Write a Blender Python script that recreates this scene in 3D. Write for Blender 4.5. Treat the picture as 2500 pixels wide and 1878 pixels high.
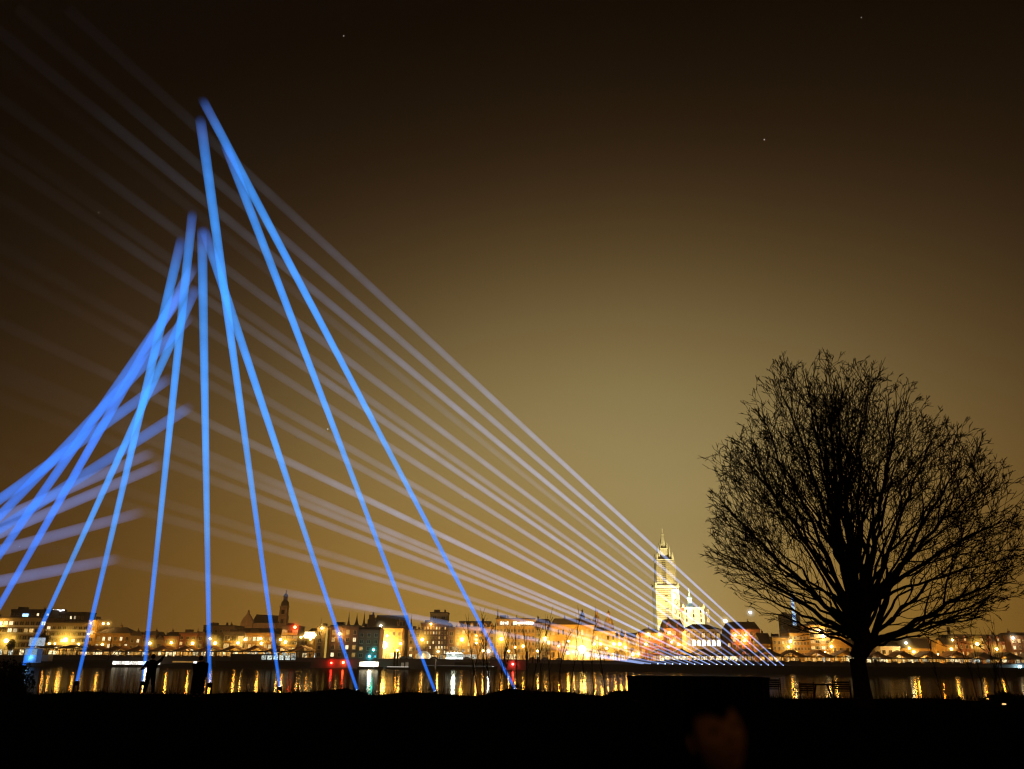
import bpy, math, random
from mathutils import Vector, Matrix, Quaternion, noise
R = math.radians
random.seed(11)
sc = bpy.context.scene
for o in list(bpy.data.objects):
    bpy.data.objects.remove(o)

# ------------------------------------------------------------------ camera
EYE = Vector((0, 0, 4.2)); F = 1950.0
PITCH = math.atan(675 / F); ROLL = R(0.49)
cam = bpy.data.objects.new('camera', bpy.data.cameras.new('camera'))
sc.collection.objects.link(cam)
ROT = Matrix.Rotation(R(90) + PITCH, 3, 'X') @ Matrix.Rotation(ROLL, 3, 'Z')
cam.matrix_world = Matrix.Translation(EYE) @ ROT.to_4x4()
cam.data.sensor_width = 36; cam.data.lens = 36 * F / 2500
cam.data.dof.use_dof = True; cam.data.dof.focus_distance = 300; cam.data.dof.aperture_fstop = 0.85
cam.data.clip_start = 0.1; cam.data.clip_end = 20000
sc.camera = cam

def ray(px, py):
    return (ROT @ Vector((px - 1250, 939 - py, -F))).normalized()
def P(px, py, Y):                      # world point at depth Y seen along a photo pixel
    d = ray(px, py); return EYE + d * (Y / d.y)
def HZ(px): return 1614 + (px - 1250) * 0.0085

# ------------------------------------------------------------------ world
W = bpy.data.worlds.new('World'); sc.world = W; W.use_nodes = True
nt = W.node_tree; nt.nodes.clear()
def N(nt, t, **k):
    n = nt.nodes.new(t)
    for a, v in k.items(): setattr(n, a, v)
    return n
def M(nt, op, a, b=None, c=None, clamp=False):
    n = nt.nodes.new('ShaderNodeMath'); n.operation = op; n.use_clamp = clamp
    for i, v in enumerate((a, b, c)):
        if v is None: continue
        if isinstance(v, (int, float)): n.inputs[i].default_value = v
        else: nt.links.new(v, n.inputs[i])
    return n.outputs[0]
def ramp(nt, fac, stops, interp='LINEAR'):
    r = nt.nodes.new('ShaderNodeValToRGB'); r.color_ramp.interpolation = interp
    e = r.color_ramp.elements
    while len(e) < len(stops): e.new(0.5)
    for i, (p, c) in enumerate(stops):
        e[i].position = p; e[i].color = (*c, 1)
    nt.links.new(fac, r.inputs[0]); return r.outputs[0]
def lin(*c): return tuple((v / 255 / 12.92) if v / 255 < .04045 else ((v / 255 + .055) / 1.055) ** 2.4 for v in c)
tc = N(nt, 'ShaderNodeTexCoord'); sep = N(nt, 'ShaderNodeSeparateXYZ')
nt.links.new(tc.outputs['Generated'], sep.inputs[0])
az = M(nt, 'ARCTAN2', sep.outputs[0], sep.outputs[1])
el = M(nt, 'ARCSINE', sep.outputs[2])
def sqn(x, c, w): d_ = M(nt, 'DIVIDE', M(nt, 'SUBTRACT', x, c), w); return M(nt, 'MULTIPLY', d_, d_)
def gau(q_): return M(nt, 'EXPONENT', M(nt, 'MULTIPLY', q_, -1.0))
nz = N(nt, 'ShaderNodeTexNoise'); nz.inputs['Scale'].default_value = 1.4; nz.inputs['Detail'].default_value = 3
nt.links.new(tc.outputs['Generated'], nz.inputs['Vector'])
q_ = M(nt, 'ADD', sqn(az, 0.125, 0.50), sqn(el, 0.115, 0.352))
q_ = M(nt, 'MULTIPLY', q_, M(nt, 'ADD', 0.88, M(nt, 'MULTIPLY', nz.outputs['Fac'], 0.24)))
core = M(nt, 'MULTIPLY', gau(M(nt, 'POWER', q_, 1.22)), 1.1)                                  # glow of the city in the mist
band = M(nt, 'MULTIPLY', gau(sqn(el, 0.0, 0.20)), gau(sqn(az, 0.0, 0.75)))   # sodium light low over the roofs
lowk = M(nt, 'MULTIPLY', gau(sqn(el, 0.0, 0.21)), M(nt, 'SUBTRACT', 1.0, M(nt, 'MULTIPLY', gau(sqn(az, 0.19, 0.13)), 0.75)))
ccol = ramp(nt, M(nt, 'DIVIDE', q_, 2.0), [(0.0, (.320, .264, .118)), (0.3, (.320, .228, .088)), (0.7, (.310, .185, .065)), (1.0, (.300, .160, .062))])
tint = N(nt, 'ShaderNodeMix', data_type='RGBA', blend_type='MULTIPLY'); nt.links.new(lowk, tint.inputs[0]); nt.links.new(ccol, tint.inputs[6]); tint.inputs[7].default_value = (.98, .70, .26, 1)
def scl(col, k):
    n_ = N(nt, 'ShaderNodeVectorMath', operation='SCALE'); 
    if isinstance(col, tuple): n_.inputs[0].default_value = col
    else: nt.links.new(col, n_.inputs[0])
    nt.links.new(k, n_.inputs['Scale']); return n_.outputs[0]
def addv(a_, b_):
    n_ = N(nt, 'ShaderNodeVectorMath', operation='ADD'); nt.links.new(a_, n_.inputs[0])
    if isinstance(b_, tuple): n_.inputs[1].default_value = b_
    else: nt.links.new(b_, n_.inputs[1])
    return n_.outputs[0]
back = gau(M(nt, 'MULTIPLY', sqn(sep.outputs[1], -1.0, 0.9), 1.0))   # dull sky glow added behind the camera to brighten the near face
skyc = addv(addv(addv(scl(tint.outputs[2], core), scl((.145, .074, .014), band)), scl((.030, .016, .007), M(nt, 'MULTIPLY', back, 1.0))), (.0018, .0009, .0005))
bg = N(nt, 'ShaderNodeBackground'); nt.links.new(skyc, bg.inputs[0]); bg.inputs[1].default_value = 1.0
sky = N(nt, 'ShaderNodeTexSky', sky_type='NISHITA', sun_disc=False); sky.sun_elevation = R(-8); sky.sun_rotation = R(200)
bg2 = N(nt, 'ShaderNodeBackground'); nt.links.new(sky.outputs[0], bg2.inputs[0]); bg2.inputs[1].default_value = 0.05
add = N(nt, 'ShaderNodeAddShader'); wo = N(nt, 'ShaderNodeOutputWorld')
nt.links.new(bg.outputs[0], add.inputs[0]); nt.links.new(bg2.outputs[0], add.inputs[1]); nt.links.new(add.outputs[0], wo.inputs[0])
sc.view_settings.view_transform = 'Standard'; sc.view_settings.look = 'None'
sc.view_settings.exposure = 0; sc.view_settings.gamma = 1
sc.cycles.use_denoising = True
sc.cycles.transparent_max_bounces = 128; sc.cycles.max_bounces = 6; sc.cycles.volume_bounces = 0
sc.cycles.sample_clamp_indirect = 0; sc.cycles.caustics_reflective = True
sc.cycles.volume_max_steps = 256; sc.cycles.filter_width = 1.15

# ------------------------------------------------------------------ materials
MATS = {}
def mat(name, col, rough=0.8, var=0.25, scale=0.6, metal=0.0, emit=None, es=0.0, bump=0.0, brick=False, spec=0.5):
    if name in MATS: return MATS[name]
    m = bpy.data.materials.new(name); m.use_nodes = True; t = m.node_tree; b = t.nodes['Principled BSDF']
    c = N(t, 'ShaderNodeTexCoord'); n = N(t, 'ShaderNodeTexNoise'); n.inputs['Scale'].default_value = scale; n.inputs['Detail'].default_value = 5
    t.links.new(c.outputs['Object'], n.inputs['Vector'])
    lo = tuple(max(0, x * (1 - var)) for x in col); hi = tuple(min(1, x * (1 + var)) for x in col)
    out = ramp(t, n.outputs['Fac'], [(0.3, lo), (0.7, hi)])
    if brick:
        bt = N(t, 'ShaderNodeTexBrick'); bt.inputs['Scale'].default_value = 0.8
        bt.inputs['Mortar Size'].default_value = 0.03
        t.links.new(c.outputs['Object'], bt.inputs['Vector']); t.links.new(out, bt.inputs['Color1'])
        bt.inputs['Color2'].default_value = (*lo, 1); bt.inputs['Mortar'].default_value = (*hi, 1); out = bt.outputs['Color']
    t.links.new(out, b.inputs['Base Color'])
    b.inputs['Roughness'].default_value = rough; b.inputs['Metallic'].default_value = metal
    b.inputs['Specular IOR Level'].default_value = spec
    if bump:
        bp = N(t, 'ShaderNodeBump'); bp.inputs['Strength'].default_value = bump
        t.links.new(n.outputs['Fac'], bp.inputs['Height']); t.links.new(bp.outputs[0], b.inputs['Normal'])
    if emit:
        b.inputs['Emission Color'].default_value = (*emit, 1); b.inputs['Emission Strength'].default_value = es
    MATS[name] = m; return m
def emat(name, col, s, var=0.0, scale=2.0):
    if name in MATS: return MATS[name]
    m = bpy.data.materials.new(name); m.use_nodes = True; t = m.node_tree; b = t.nodes['Principled BSDF']
    b.inputs['Base Color'].default_value = (.05, .05, .05, 1)
    b.inputs['Emission Color'].default_value = (*col, 1); b.inputs['Emission Strength'].default_value = s
    if var:                         # curtains, furniture and lamps seen through the pane
        c = N(t, 'ShaderNodeTexCoord'); oi = N(t, 'ShaderNodeObjectInfo'); n = N(t, 'ShaderNodeTexVoronoi'); n.inputs['Scale'].default_value = scale
        ad = N(t, 'ShaderNodeVectorMath', operation='ADD'); t.links.new(c.outputs['Object'], ad.inputs[0]); t.links.new(oi.outputs['Location'], ad.inputs[1])
        t.links.new(ad.outputs[0], n.inputs['Vector'])
        k = M(t, 'MULTIPLY', M(t, 'ADD', M(t, 'MULTIPLY', n.outputs['Distance'], -var * 1.6), 1 + var * .3, clamp=False), s)
        k = M(t, 'MULTIPLY', M(t, 'MAXIMUM', k, s * .12), M(t, 'ADD', M(t, 'MULTIPLY', oi.outputs['Random'], 1.1), .35))
        t.links.new(k, b.inputs['Emission Strength'])
    MATS[name] = m; return m
stone_y = mat('yellow_stucco', (.46, .27, .06), var=.2)
stone_p = mat('pale_stone', (.52, .38, .14), var=.15)
stone_b = mat('brown_stone', (.26, .18, .10), var=.25)
brick_r = mat('red_brick', (.27, .10, .045), var=.25, brick=True)
brick_d = mat('dark_brick', (.15, .075, .04), var=.25, brick=True)
concrete = mat('concrete', (.33, .24, .12), var=.15)
white_p = mat('white_plaster', (.78, .74, .62), var=.06)
dark_w = mat('dark_cladding', (.07, .06, .05), var=.3)
slate = mat('slate_roof', (.075, .055, .045), var=.35, scale=1.5)
tile = mat('tile_roof', (.16, .075, .045), var=.3, scale=1.5)
copper = mat('copper_roof', (.30, .36, .24), var=.2)
metal_d = mat('dark_metal', (.02, .019, .018), rough=.7, metal=.0, var=.1, spec=.1)
black = mat('black_paint', (.006, .006, .006), rough=.9, var=.2, spec=0)
glass_d = mat('dark_window_glass', (.03, .025, .02), rough=.15, var=.2)
frame_l = mat('pale_window_frame', (.5, .42, .28), var=.05)
wl = [emat('lit_window_amber', (1, .50, .10), 0.75, .5), emat('lit_window_warm', (1, .62, .20), 1.2, .5), emat('lit_window_white', (1, .80, .46), 1.9, .5), glass_d]
shop_m = [emat('shop_window_amber', (1, .50, .10), 1.1, .8, 1.0), emat('shop_window_white', (1, .78, .40), 1.9, .9, 1.1), emat('shop_window_pale', (.8, .9, .8), 1.2, .9, 1.2)]

# ------------------------------------------------------------------ mesh helpers
class MB:
    def __init__(s): s.v = []; s.f = []; s.m = []
    def add(s, vs, fs, mi=0):
        k = len(s.v); s.v += [tuple(a) for a in vs]; s.f += [tuple(i + k for i in f) for f in fs]; s.m += [mi] * len(fs); return s
    def box(s, x0, x1, y0, y1, z0, z1, mi=0):
        return s.add([(x0, y0, z0), (x1, y0, z0), (x1, y1, z0), (x0, y1, z0), (x0, y0, z1), (x1, y0, z1), (x1, y1, z1), (x0, y1, z1)],
              [(0, 3, 2, 1), (4, 5, 6, 7), (0, 1, 5, 4), (1, 2, 6, 5), (2, 3, 7, 6), (3, 0, 4, 7)], mi)
    def tube(s, a, b, ra, rb, n=6, mi=0, caps=True):
        a = Vector(a); b = Vector(b); d = b - a
        if d.length < 1e-6: return s
        d.normalize(); u = d.orthogonal().normalized(); w = d.cross(u); vs = []
        for c, r in ((a, ra), (b, rb)):
            for i in range(n):
                t = 2 * math.pi * i / n; vs.append(c + (u * math.cos(t) + w * math.sin(t)) * r)
        fs = [(i, (i + 1) % n, n + (i + 1) % n, n + i) for i in range(n)]
        if caps: fs += [tuple(range(n - 1, -1, -1)), tuple(range(n, 2 * n))]
        return s.add(vs, fs, mi)
    def lathe(s, c, prof, n=12, mi=0, rot=0.0):       # prof: (r, z) from the bottom up
        vs = []; fs = []
        for r, z in prof:
            for i in range(n):
                t = 2 * math.pi * i / n + rot; vs.append((c[0] + r * math.cos(t), c[1] + r * math.sin(t), c[2] + z))
        for j in range(len(prof) - 1):
            for i in range(n): fs.append((j * n + i, j * n + (i + 1) % n, (j + 1) * n + (i + 1) % n, (j + 1) * n + i))
        fs.append(tuple(range(n - 1, -1, -1))); fs.append(tuple((len(prof) - 1) * n + i for i in range(n)))
        return s.add(vs, fs, mi)
    def prism(s, pts, y0, y1, mi=0):                  # outline in x,z extruded along y
        n = len(pts); vs = [(x, y0, z) for x, z in pts] + [(x, y1, z) for x, z in pts]
        return s.add(vs, [tuple(range(n)), tuple(range(2 * n - 1, n - 1, -1))] + [(i, i + n, (i + 1) % n + n, (i + 1) % n) for i in range(n)], mi)
    def ball(s, c, r, n=10, k=6, mi=0):
        c = Vector(c); rr = (r, r, r) if isinstance(r, (int, float)) else r
        vs = [(c.x, c.y, c.z - rr[2])]; fs = []
        for j in range(1, k):
            p = -math.pi / 2 + math.pi * j / k
            for i in range(n):
                t = 2 * math.pi * i / n; vs.append((c.x + rr[0] * math.cos(p) * math.cos(t), c.y + rr[1] * math.cos(p) * math.sin(t), c.z + rr[2] * math.sin(p)))
        vs.append((c.x, c.y, c.z + rr[2])); L = len(vs) - 1
        for i in range(n): fs += [(0, 1 + (i + 1) % n, 1 + i), (L, L - n + i, L - n + (i + 1) % n)]
        for j in range(k - 2):
            for i in range(n): a = 1 + j * n; fs.append((a + i, a + (i + 1) % n, a + n + (i + 1) % n, a + n + i))
        return s.add(vs, fs, mi)
    def mesh(s, name, mats, smooth=False):
        me = bpy.data.meshes.new(name); me.from_pydata(s.v, [], s.f)
        for m in (mats if isinstance(mats, (list, tuple)) else [mats]): me.materials.append(m)
        me.polygons.foreach_set('material_index', s.m)
        if smooth: me.polygons.foreach_set('use_smooth', [True] * len(s.f))
        me.update(); return me
    def build(s, name, mats, parent=None, loc=(0, 0, 0), smooth=False):
        return link(name, s.mesh(name, mats, smooth), parent, loc)
def link(name, data, parent=None, loc=(0, 0, 0)):
    o = bpy.data.objects.new(name, data); sc.collection.objects.link(o); o.location = loc
    if parent: o.parent = parent
    return o
def tag(o, label, cat, group=None, kind=None):
    if label: o['label'] = label
    if cat: o['category'] = cat
    if group: o['group'] = group
    if kind: o['kind'] = kind
    return o
def thing(name, label, cat, loc=(0, 0, 0), group=None): return tag(link(name, None, None, loc), label, cat, group)
def dup(o, parent=None):
    c = o.copy(); sc.collection.objects.link(c)
    if parent: c.parent = parent
    for ch in list(o.children): dup(ch, c)
    return c
def light(name, parent, loc, power, col, radius=.5, typ='POINT', aim=None, cone=60):
    l = bpy.data.lights.new(name, typ); l.energy = power; l.color = col
    l.shadow_soft_size = radius
    o = bpy.data.objects.new(name, l); sc.collection.objects.link(o); o.location = loc
    if typ == 'SPOT': l.spot_size = R(cone); l.spot_blend = .5
    if aim is not None: o.rotation_euler = (Vector(aim) - Vector(loc)).to_track_quat('-Z', 'Y').to_euler()
    if parent: o.parent = parent
    return o
def halo_mat(name, col, s):  # emissive ball painting the lamp's halo, in place of scattered light
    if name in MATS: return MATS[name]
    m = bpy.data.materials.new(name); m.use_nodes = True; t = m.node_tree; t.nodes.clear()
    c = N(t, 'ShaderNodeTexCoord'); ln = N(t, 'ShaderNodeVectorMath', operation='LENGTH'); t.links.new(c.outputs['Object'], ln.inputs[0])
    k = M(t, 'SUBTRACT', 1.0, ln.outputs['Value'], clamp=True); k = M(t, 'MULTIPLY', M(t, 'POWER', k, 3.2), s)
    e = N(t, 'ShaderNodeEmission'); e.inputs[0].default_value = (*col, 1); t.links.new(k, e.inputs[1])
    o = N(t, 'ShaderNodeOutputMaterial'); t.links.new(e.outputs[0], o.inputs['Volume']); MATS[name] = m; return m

# ------------------------------------------------------------------ the setting
QZ = 4.6          # level of the far quay
GZ = 2.6          # level of the near bank
def edge(x):      # where the near bank drops off
    return 42 + 1.6 * math.sin(x * .13 + 1) + .8 * math.sin(x * .41) + (14 if x < -24 else 0) * min(1, max(0, (-24 - x) / 8)) + max(0, min(14, (x - 26) * 1.6))
MND = [((px - 1250) / F * d_, d_ - .6) for px, d_ in ((1262, 43), (1062, 43), (872, 43), (683, 44.5), (512, 46), (349, 49), (188, 49))]
def near_z(x, y):
    z = GZ + .12 * noise.noise(Vector((x * .3, y * .3, 0))) + .05 * noise.noise(Vector((x * 1.7, y * 1.7, 3)))
    e = edge(x)
    if y > e: z -= (y - e) * .75
    for mx0, my0 in MND: z += .30 * math.exp(-((x - mx0) / .8) ** 2 - ((y - my0) / 1.6) ** 2)
    z += .16 * noise.noise(Vector((x * .55, y * .1, 9))) * (1 if 36 < y < e + 1 else 0)
    z += .75 * math.exp(-((x - 26.8) / 2.2) ** 2 - ((y - 41) / 3.5) ** 2)
    z += .7 * math.exp(-((x + 33) / 4.2) ** 2 - ((y - 50) / 4.0) ** 2)
    return max(z, -1.2)
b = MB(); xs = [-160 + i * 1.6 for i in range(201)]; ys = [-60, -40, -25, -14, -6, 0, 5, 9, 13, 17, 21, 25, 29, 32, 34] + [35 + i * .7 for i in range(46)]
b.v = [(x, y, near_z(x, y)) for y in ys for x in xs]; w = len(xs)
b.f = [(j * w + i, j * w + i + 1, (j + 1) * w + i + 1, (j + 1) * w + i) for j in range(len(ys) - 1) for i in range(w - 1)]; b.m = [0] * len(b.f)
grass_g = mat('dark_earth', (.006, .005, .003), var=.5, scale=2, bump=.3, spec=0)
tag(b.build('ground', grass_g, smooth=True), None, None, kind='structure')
# river
wm = bpy.data.materials.new('river_water'); wm.use_nodes = True; t = wm.node_tree; t.nodes.clear()
c = N(t, 'ShaderNodeTexCoord'); mp = N(t, 'ShaderNodeMapping'); mp.inputs['Scale'].default_value = (.35, .10, 1)
t.links.new(c.outputs['Object'], mp.inputs[0]); n1 = N(t, 'ShaderNodeTexNoise'); n1.inputs['Scale'].default_value = 1.0; n1.inputs['Detail'].default_value = 4
t.links.new(mp.outputs[0], n1.inputs['Vector'])
bp = N(t, 'ShaderNodeBump'); bp.inputs['Strength'].default_value = .30; bp.inputs['Distance'].default_value = .30; t.links.new(n1.outputs['Fac'], bp.inputs['Height'])
gl = N(t, 'ShaderNodeBsdfGlossy'); gl.inputs['Roughness'].default_value = .07; gl.inputs['Color'].default_value = (.60, .53, .42, 1); t.links.new(bp.outputs[0], gl.inputs['Normal'])
df = N(t, 'ShaderNodeBsdfDiffuse'); df.inputs['Color'].default_value = (.012, .012, .008, 1)
mx = N(t, 'ShaderNodeMixShader'); mx.inputs[0].default_value = .26; t.links.new(df.outputs[0], mx.inputs[1]); t.links.new(gl.outputs[0], mx.inputs[2])
o = N(t, 'ShaderNodeOutputMaterial'); t.links.new(mx.outputs[0], o.inputs[0])
tag(MB().add([(-900, 20, 0), (900, 20, 0), (900, 431, 0), (-900, 431, 0)], [(0, 1, 2, 3)]).build('river', wm), None, None, kind='structure')
tag(MB().box(-900, 900, 432, 1150, -2, QZ).build('far_ground', mat('street_paving', (.12, .10, .08), var=.2, scale=.2)), None, None, kind='structure')
qm = mat('quay_stone', (.09, .07, .05), var=.3, scale=.25, brick=True)
tag(MB().box(-700, 800, 430, 432, -2, QZ + .3).box(-700, 800, 429.6, 430, QZ - .4, QZ + .1).build('quay_wall', qm), 'long dark stone quay wall along the far bank of the river', 'quay wall')

# ------------------------------------------------------------------ light beams
def beam_mat(name, L, stops, surf, ab=None):  # beam painted as glowing volume, not cast by a lamp
    m = bpy.data.materials.new(name); m.use_nodes = True; t = m.node_tree; t.nodes.clear()
    c = N(t, 'ShaderNodeTexCoord'); s = N(t, 'ShaderNodeSeparateXYZ'); t.links.new(c.outputs['Object'], s.inputs[0])
    f = M(t, 'DIVIDE', s.outputs[2], L); mxv = max(max(cc) for _, cc in stops)
    col = ramp(t, f, [(p, tuple(x / mxv for x in cc)) for p, cc in stops])
    rn = col.node
    e = N(t, 'ShaderNodeEmission'); t.links.new(col, e.inputs[0]); dn = N(t, 'ShaderNodeTexNoise'); dn.inputs['Scale'].default_value = .13; dn.inputs['Detail'].default_value = 3; t.links.new(c.outputs['Object'], dn.inputs['Vector'])
    t.links.new(M(t, 'MULTIPLY', M(t, 'ADD', M(t, 'MULTIPLY', dn.outputs['Fac'], 1.0), .5), mxv), e.inputs[1])     # noise in the emission paints patchy mist
    e2 = N(t, 'ShaderNodeEmission'); t.links.new(col, e2.inputs[0]); e2.inputs[1].default_value = surf
    tr = N(t, 'ShaderNodeBsdfTransparent'); ad = N(t, 'ShaderNodeAddShader')
    t.links.new(tr.outputs[0], ad.inputs[0]); t.links.new(e2.outputs[0], ad.inputs[1])
    o = N(t, 'ShaderNodeOutputMaterial'); t.links.new(ad.outputs[0], o.inputs['Surface']); vo = e.outputs[0]
    if ab:                                    # tinted absorption added to take the sky's red out of the beam
        mxa = max(ab)
        for i, a_ in enumerate(ab): rn.color_ramp.elements[i].color[3] = a_ / mxa
        va = N(t, 'ShaderNodeVolumeAbsorption'); va.inputs['Color'].default_value = (.05, .45, .85, 1); t.links.new(M(t, 'MULTIPLY', rn.outputs['Alpha'], mxa), va.inputs['Density'])
        a2 = N(t, 'ShaderNodeAddShader'); t.links.new(vo, a2.inputs[0]); t.links.new(va.outputs[0], a2.inputs[1]); vo = a2.outputs[0]
    t.links.new(vo, o.inputs['Volume'])
    return m
lens_m = emat('searchlight_lens', (.55, .75, 1), 5)
def searchlight(A, B, w0, w1, prof, label, group, zbase, ab=0):
    """A, B world ends; w0, w1 widths in photo pixels; prof [(t, (r,g,b) glow)]"""
    d0 = (A - EYE).length; d1 = (B - EYE).length; r0 = w0 / F * d0 / 2; r1 = w1 / F * d1 / 2
    ax = (B - A); L = ax.length; ax.normalize()
    root = thing('searchlight', label, 'searchlight', (A.x, A.y, zbase), group)
    q = ax.to_track_quat('Z', 'Y')
    stops = []; abl = []
    for tt, cc in prof:
        p = A + ax * (L * tt); vd = (p - EYE).normalized(); sn = max(.25, vd.cross(ax).length); r = r0 + (r1 - r0) * tt
        stops.append((tt, tuple(x / (2 * r) * sn for x in cc))); abl.append(ab * sn / (2 * r) * min(1, max(cc) / .6))
    bm = MB().lathe((0, 0, 0), [(r0, 0), (r1, L)], n=20).mesh('light_beam', beam_mat('beam_light', L, stops, .012, abl if ab else None), smooth=True)
    o = link('light_beam', bm, root, A - Vector((A.x, A.y, zbase))); o.rotation_mode = 'QUATERNION'; o.rotation_quaternion = q
    k = r0 * 1.05
    hh = MB().lathe((0, 0, 0), [(k * .7, -k * 2.4), (k * .95, -k * 1.8), (k, -.15), (k * 1.05, -.05)], n=14).build('housing', black, root, A - Vector((A.x, A.y, zbase)), True)
    hh.rotation_mode = 'QUATERNION'; hh.rotation_quaternion = q
    ln = MB().lathe((0, 0, 0), [(k * .9, -.049), (k * .8, -.02)], n=14).build('lens', lens_m, root, A - Vector((A.x, A.y, zbase)))
    ln.rotation_mode = 'QUATERNION'; ln.rotation_quaternion = q
    hz = A.z - zbase
    MB().box(-k * 1.2, k * 1.2, -k * 1.2, k * 1.2, 0, .12).box(-k * 1.25, -k * 1.1, -.08, .08, .12, max(.2, hz)).box(k * 1.1, k * 1.25, -.08, .08, .12, max(.2, hz)).build('yoke', black, root)
    return root
BLUE = (.10, .385, .94); BL2 = (.06, .17, .62)
def sc3(c, k): return tuple(x * k for x in c)
def nprof(k=1.0, dim=1.0):
    return [(0, sc3((.03, .20, .85), k)), (.15, sc3(BLUE, k)), (.55, sc3((.075, .36, .93), k * dim)), (.80, sc3((.07, .29, .80), k * .95 * dim)), (.92, sc3((.08, .17, .52), k * .8 * dim)), (.975, sc3(BL2, k * .45 * dim)), (1.0, (0, 0, 0))]
NB = [  # base px, tip px, base depth, w0, w1, strength, label
 ((1262, 1692), (495, 244), 43, 7, 21, 1, 'rightmost blue beam from the near bank, slanting up to the highest tip'),
 ((1062, 1688), (548, 350), 43, 7, 21, 1, 'blue beam from the near bank merging with the rightmost one high up'),
 ((872, 1685), (498, 560), 43, 7, 22, 1, 'blue beam that crosses in front of the left end of the dark gabled hall'),
 ((683, 1677), (489, 290), 44.5, 7, 23, 1, 'tall blue beam just left of the dark church tower'),
 ((512, 1668), (493, 560), 46, 8, 22, 1, 'almost upright blue beam beside the standing man in a coat'),
 ((349, 1664), (470, 520), 49, 7, 21, 1, 'blue beam rising behind the person with raised arms'),
 ((188, 1664), (443, 583), 49, 7, 22, 1, 'blue beam from the near bank crossing the long dark barge'),
 ((57, 1626), (480, 702), 55, 7, 21, 1, 'leftmost near beam with its foot in the picture, by the pale blue kiosk')]
NL = [
 ((-85, 1625), (474, 650), 52, 10, 24, 1, 'blue beam entering at the left edge just above the rooftops'),
 ((-190, 1625), (459, 695), 50, 12, 24, .9, 'steep blue beam entering at the left edge and meeting the middle tips'),
 ((-345, 1620), (462, 775), 48, 14, 25, .85, 'blue beam entering low at the left and ending beside the upright ones'),
 ((-560, 1620), (415, 922), 48, 15, 25, .8, 'uppermost of the shallow blue beams from the left edge'),
 ((-520, 1625), (466, 992), 46, 16, 26, .62, 'shallow blue beam from the left whose tip lies furthest right'),
 ((-700, 1570), (375, 1104), 46, 18, 24, .42, 'soft violet shallow beam just above its slightly brighter twin'),
 ((-640, 1575), (397, 1133), 45, 20, 24, .42, 'soft violet shallow beam just below its slightly fainter twin'),
 ((-750, 1545), (350, 1250), 44, 24, 24, .33, 'faint violet beam third from the bottom at the left edge'),
 ((-600, 1533), (290, 1364), 42, 26, 24, .33, 'lowest pale violet beam at the left edge')]
for i, (bp_, tp, D, w0, w1, k, lab) in enumerate(NB + NL):
    A = P(*bp_, D); Bp = P(*tp, 108)
    if i < len(NB): searchlight(A, Bp, w0, w1, nprof(.92), lab, 'searchlights along the near bank', near_z(A.x, A.y) - .02, .95)
    else:
        pr = [(0, sc3((.06, .19, .70), k)), (.5, sc3((.07, .22, .74), k)), (.85, sc3((.10, .20, .58), k)), (.95, sc3((.09, .15, .40), k * .8)), (1, (0, 0, 0))]
        if k < .5: pr = [(t_, sc3((.24 + .1 * t_, .32 + .06 * t_, .78), k * (1 - .55 * max(0, t_ - .6) / .4) if t_ < 1 else 0)) for t_ in (0, .5, .75, .9, 1)]
        searchlight(A, Bp, w0, w1, pr, lab, 'searchlights along the near bank', near_z(A.x, A.y) - .02, .9)
# pontoon
PA = P(1290, 1640, 415); PB = P(2600, 1660, 335)
def pont(px):      # depth of the pontoon line under a photo column
    a = ray(px, 1630); kx = a.x / a.y
    s_ = (PB.x - PA.x) / (PB.y - PA.y); return (PA.x - s_ * PA.y) / (kx - s_)
PTOP = 3.25
pr = thing('floating_pontoon', 'long black floating pontoon carrying the row of white searchlights', 'pontoon', (PA.x, PA.y, 0))
dirp = Vector((PB.x - PA.x, PB.y - PA.y, 0)); Lp = dirp.length; dirp.normalize(); pr.rotation_euler[2] = math.atan2(dirp.y, dirp.x)
MB().box(-1, Lp, 0, 7, -.3, PTOP - .35).build('hull', black, pr)
MB().box(-1.3, Lp, -.3, 7.3, PTOP - .35, PTOP).build('deck', metal_d, pr)
for xx in (-.6, 2.2, Lp * .35, Lp * .7): MB().lathe((xx, 7.8, 0), [(.45, -1), (.45, PTOP + 2.6), (.3, PTOP + 2.9)], n=10).build('mooring_pile', black, pr)
slopes = {20: .918, 19: .866, 18: .824, 17: .801, 16: .751, 15: .704, 14: .686, 13: .639, 12: .578, 11: .5526, 10: .482, 9: .425, 8: .412, 7: .387, 6: .313, 5: .288, 4: .188, 3: .182, 2: .165, 1: .150}
stren = {20: 1, 19: .9, 18: 1, 17: .22, 16: .8, 15: .55, 14: 1, 13: .8, 12: .7, 11: .8, 10: 1.25, 9: .8, 8: .8, 7: .75, 6: .4, 5: .65, 4: .75, 3: .1, 2: .5, 1: .45}
ordn = {20: 'rightmost', 19: 'second from the right', 18: 'third from the right', 17: 'fourth from the right, a very faint beam', 16: 'fifth from the right', 15: 'sixth from the right', 14: 'seventh from the right', 13: 'eighth from the right', 12: 'ninth from the right', 11: 'tenth from the right',
        10: 'tenth from the left, the bluest beam of the row', 9: 'ninth from the left', 8: 'eighth from the left', 7: 'seventh from the left', 6: 'sixth from the left', 5: 'fifth from the left', 4: 'fourth from the left', 3: 'third from the left, hardly visible', 2: 'second from the left', 1: 'leftmost'}
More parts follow.
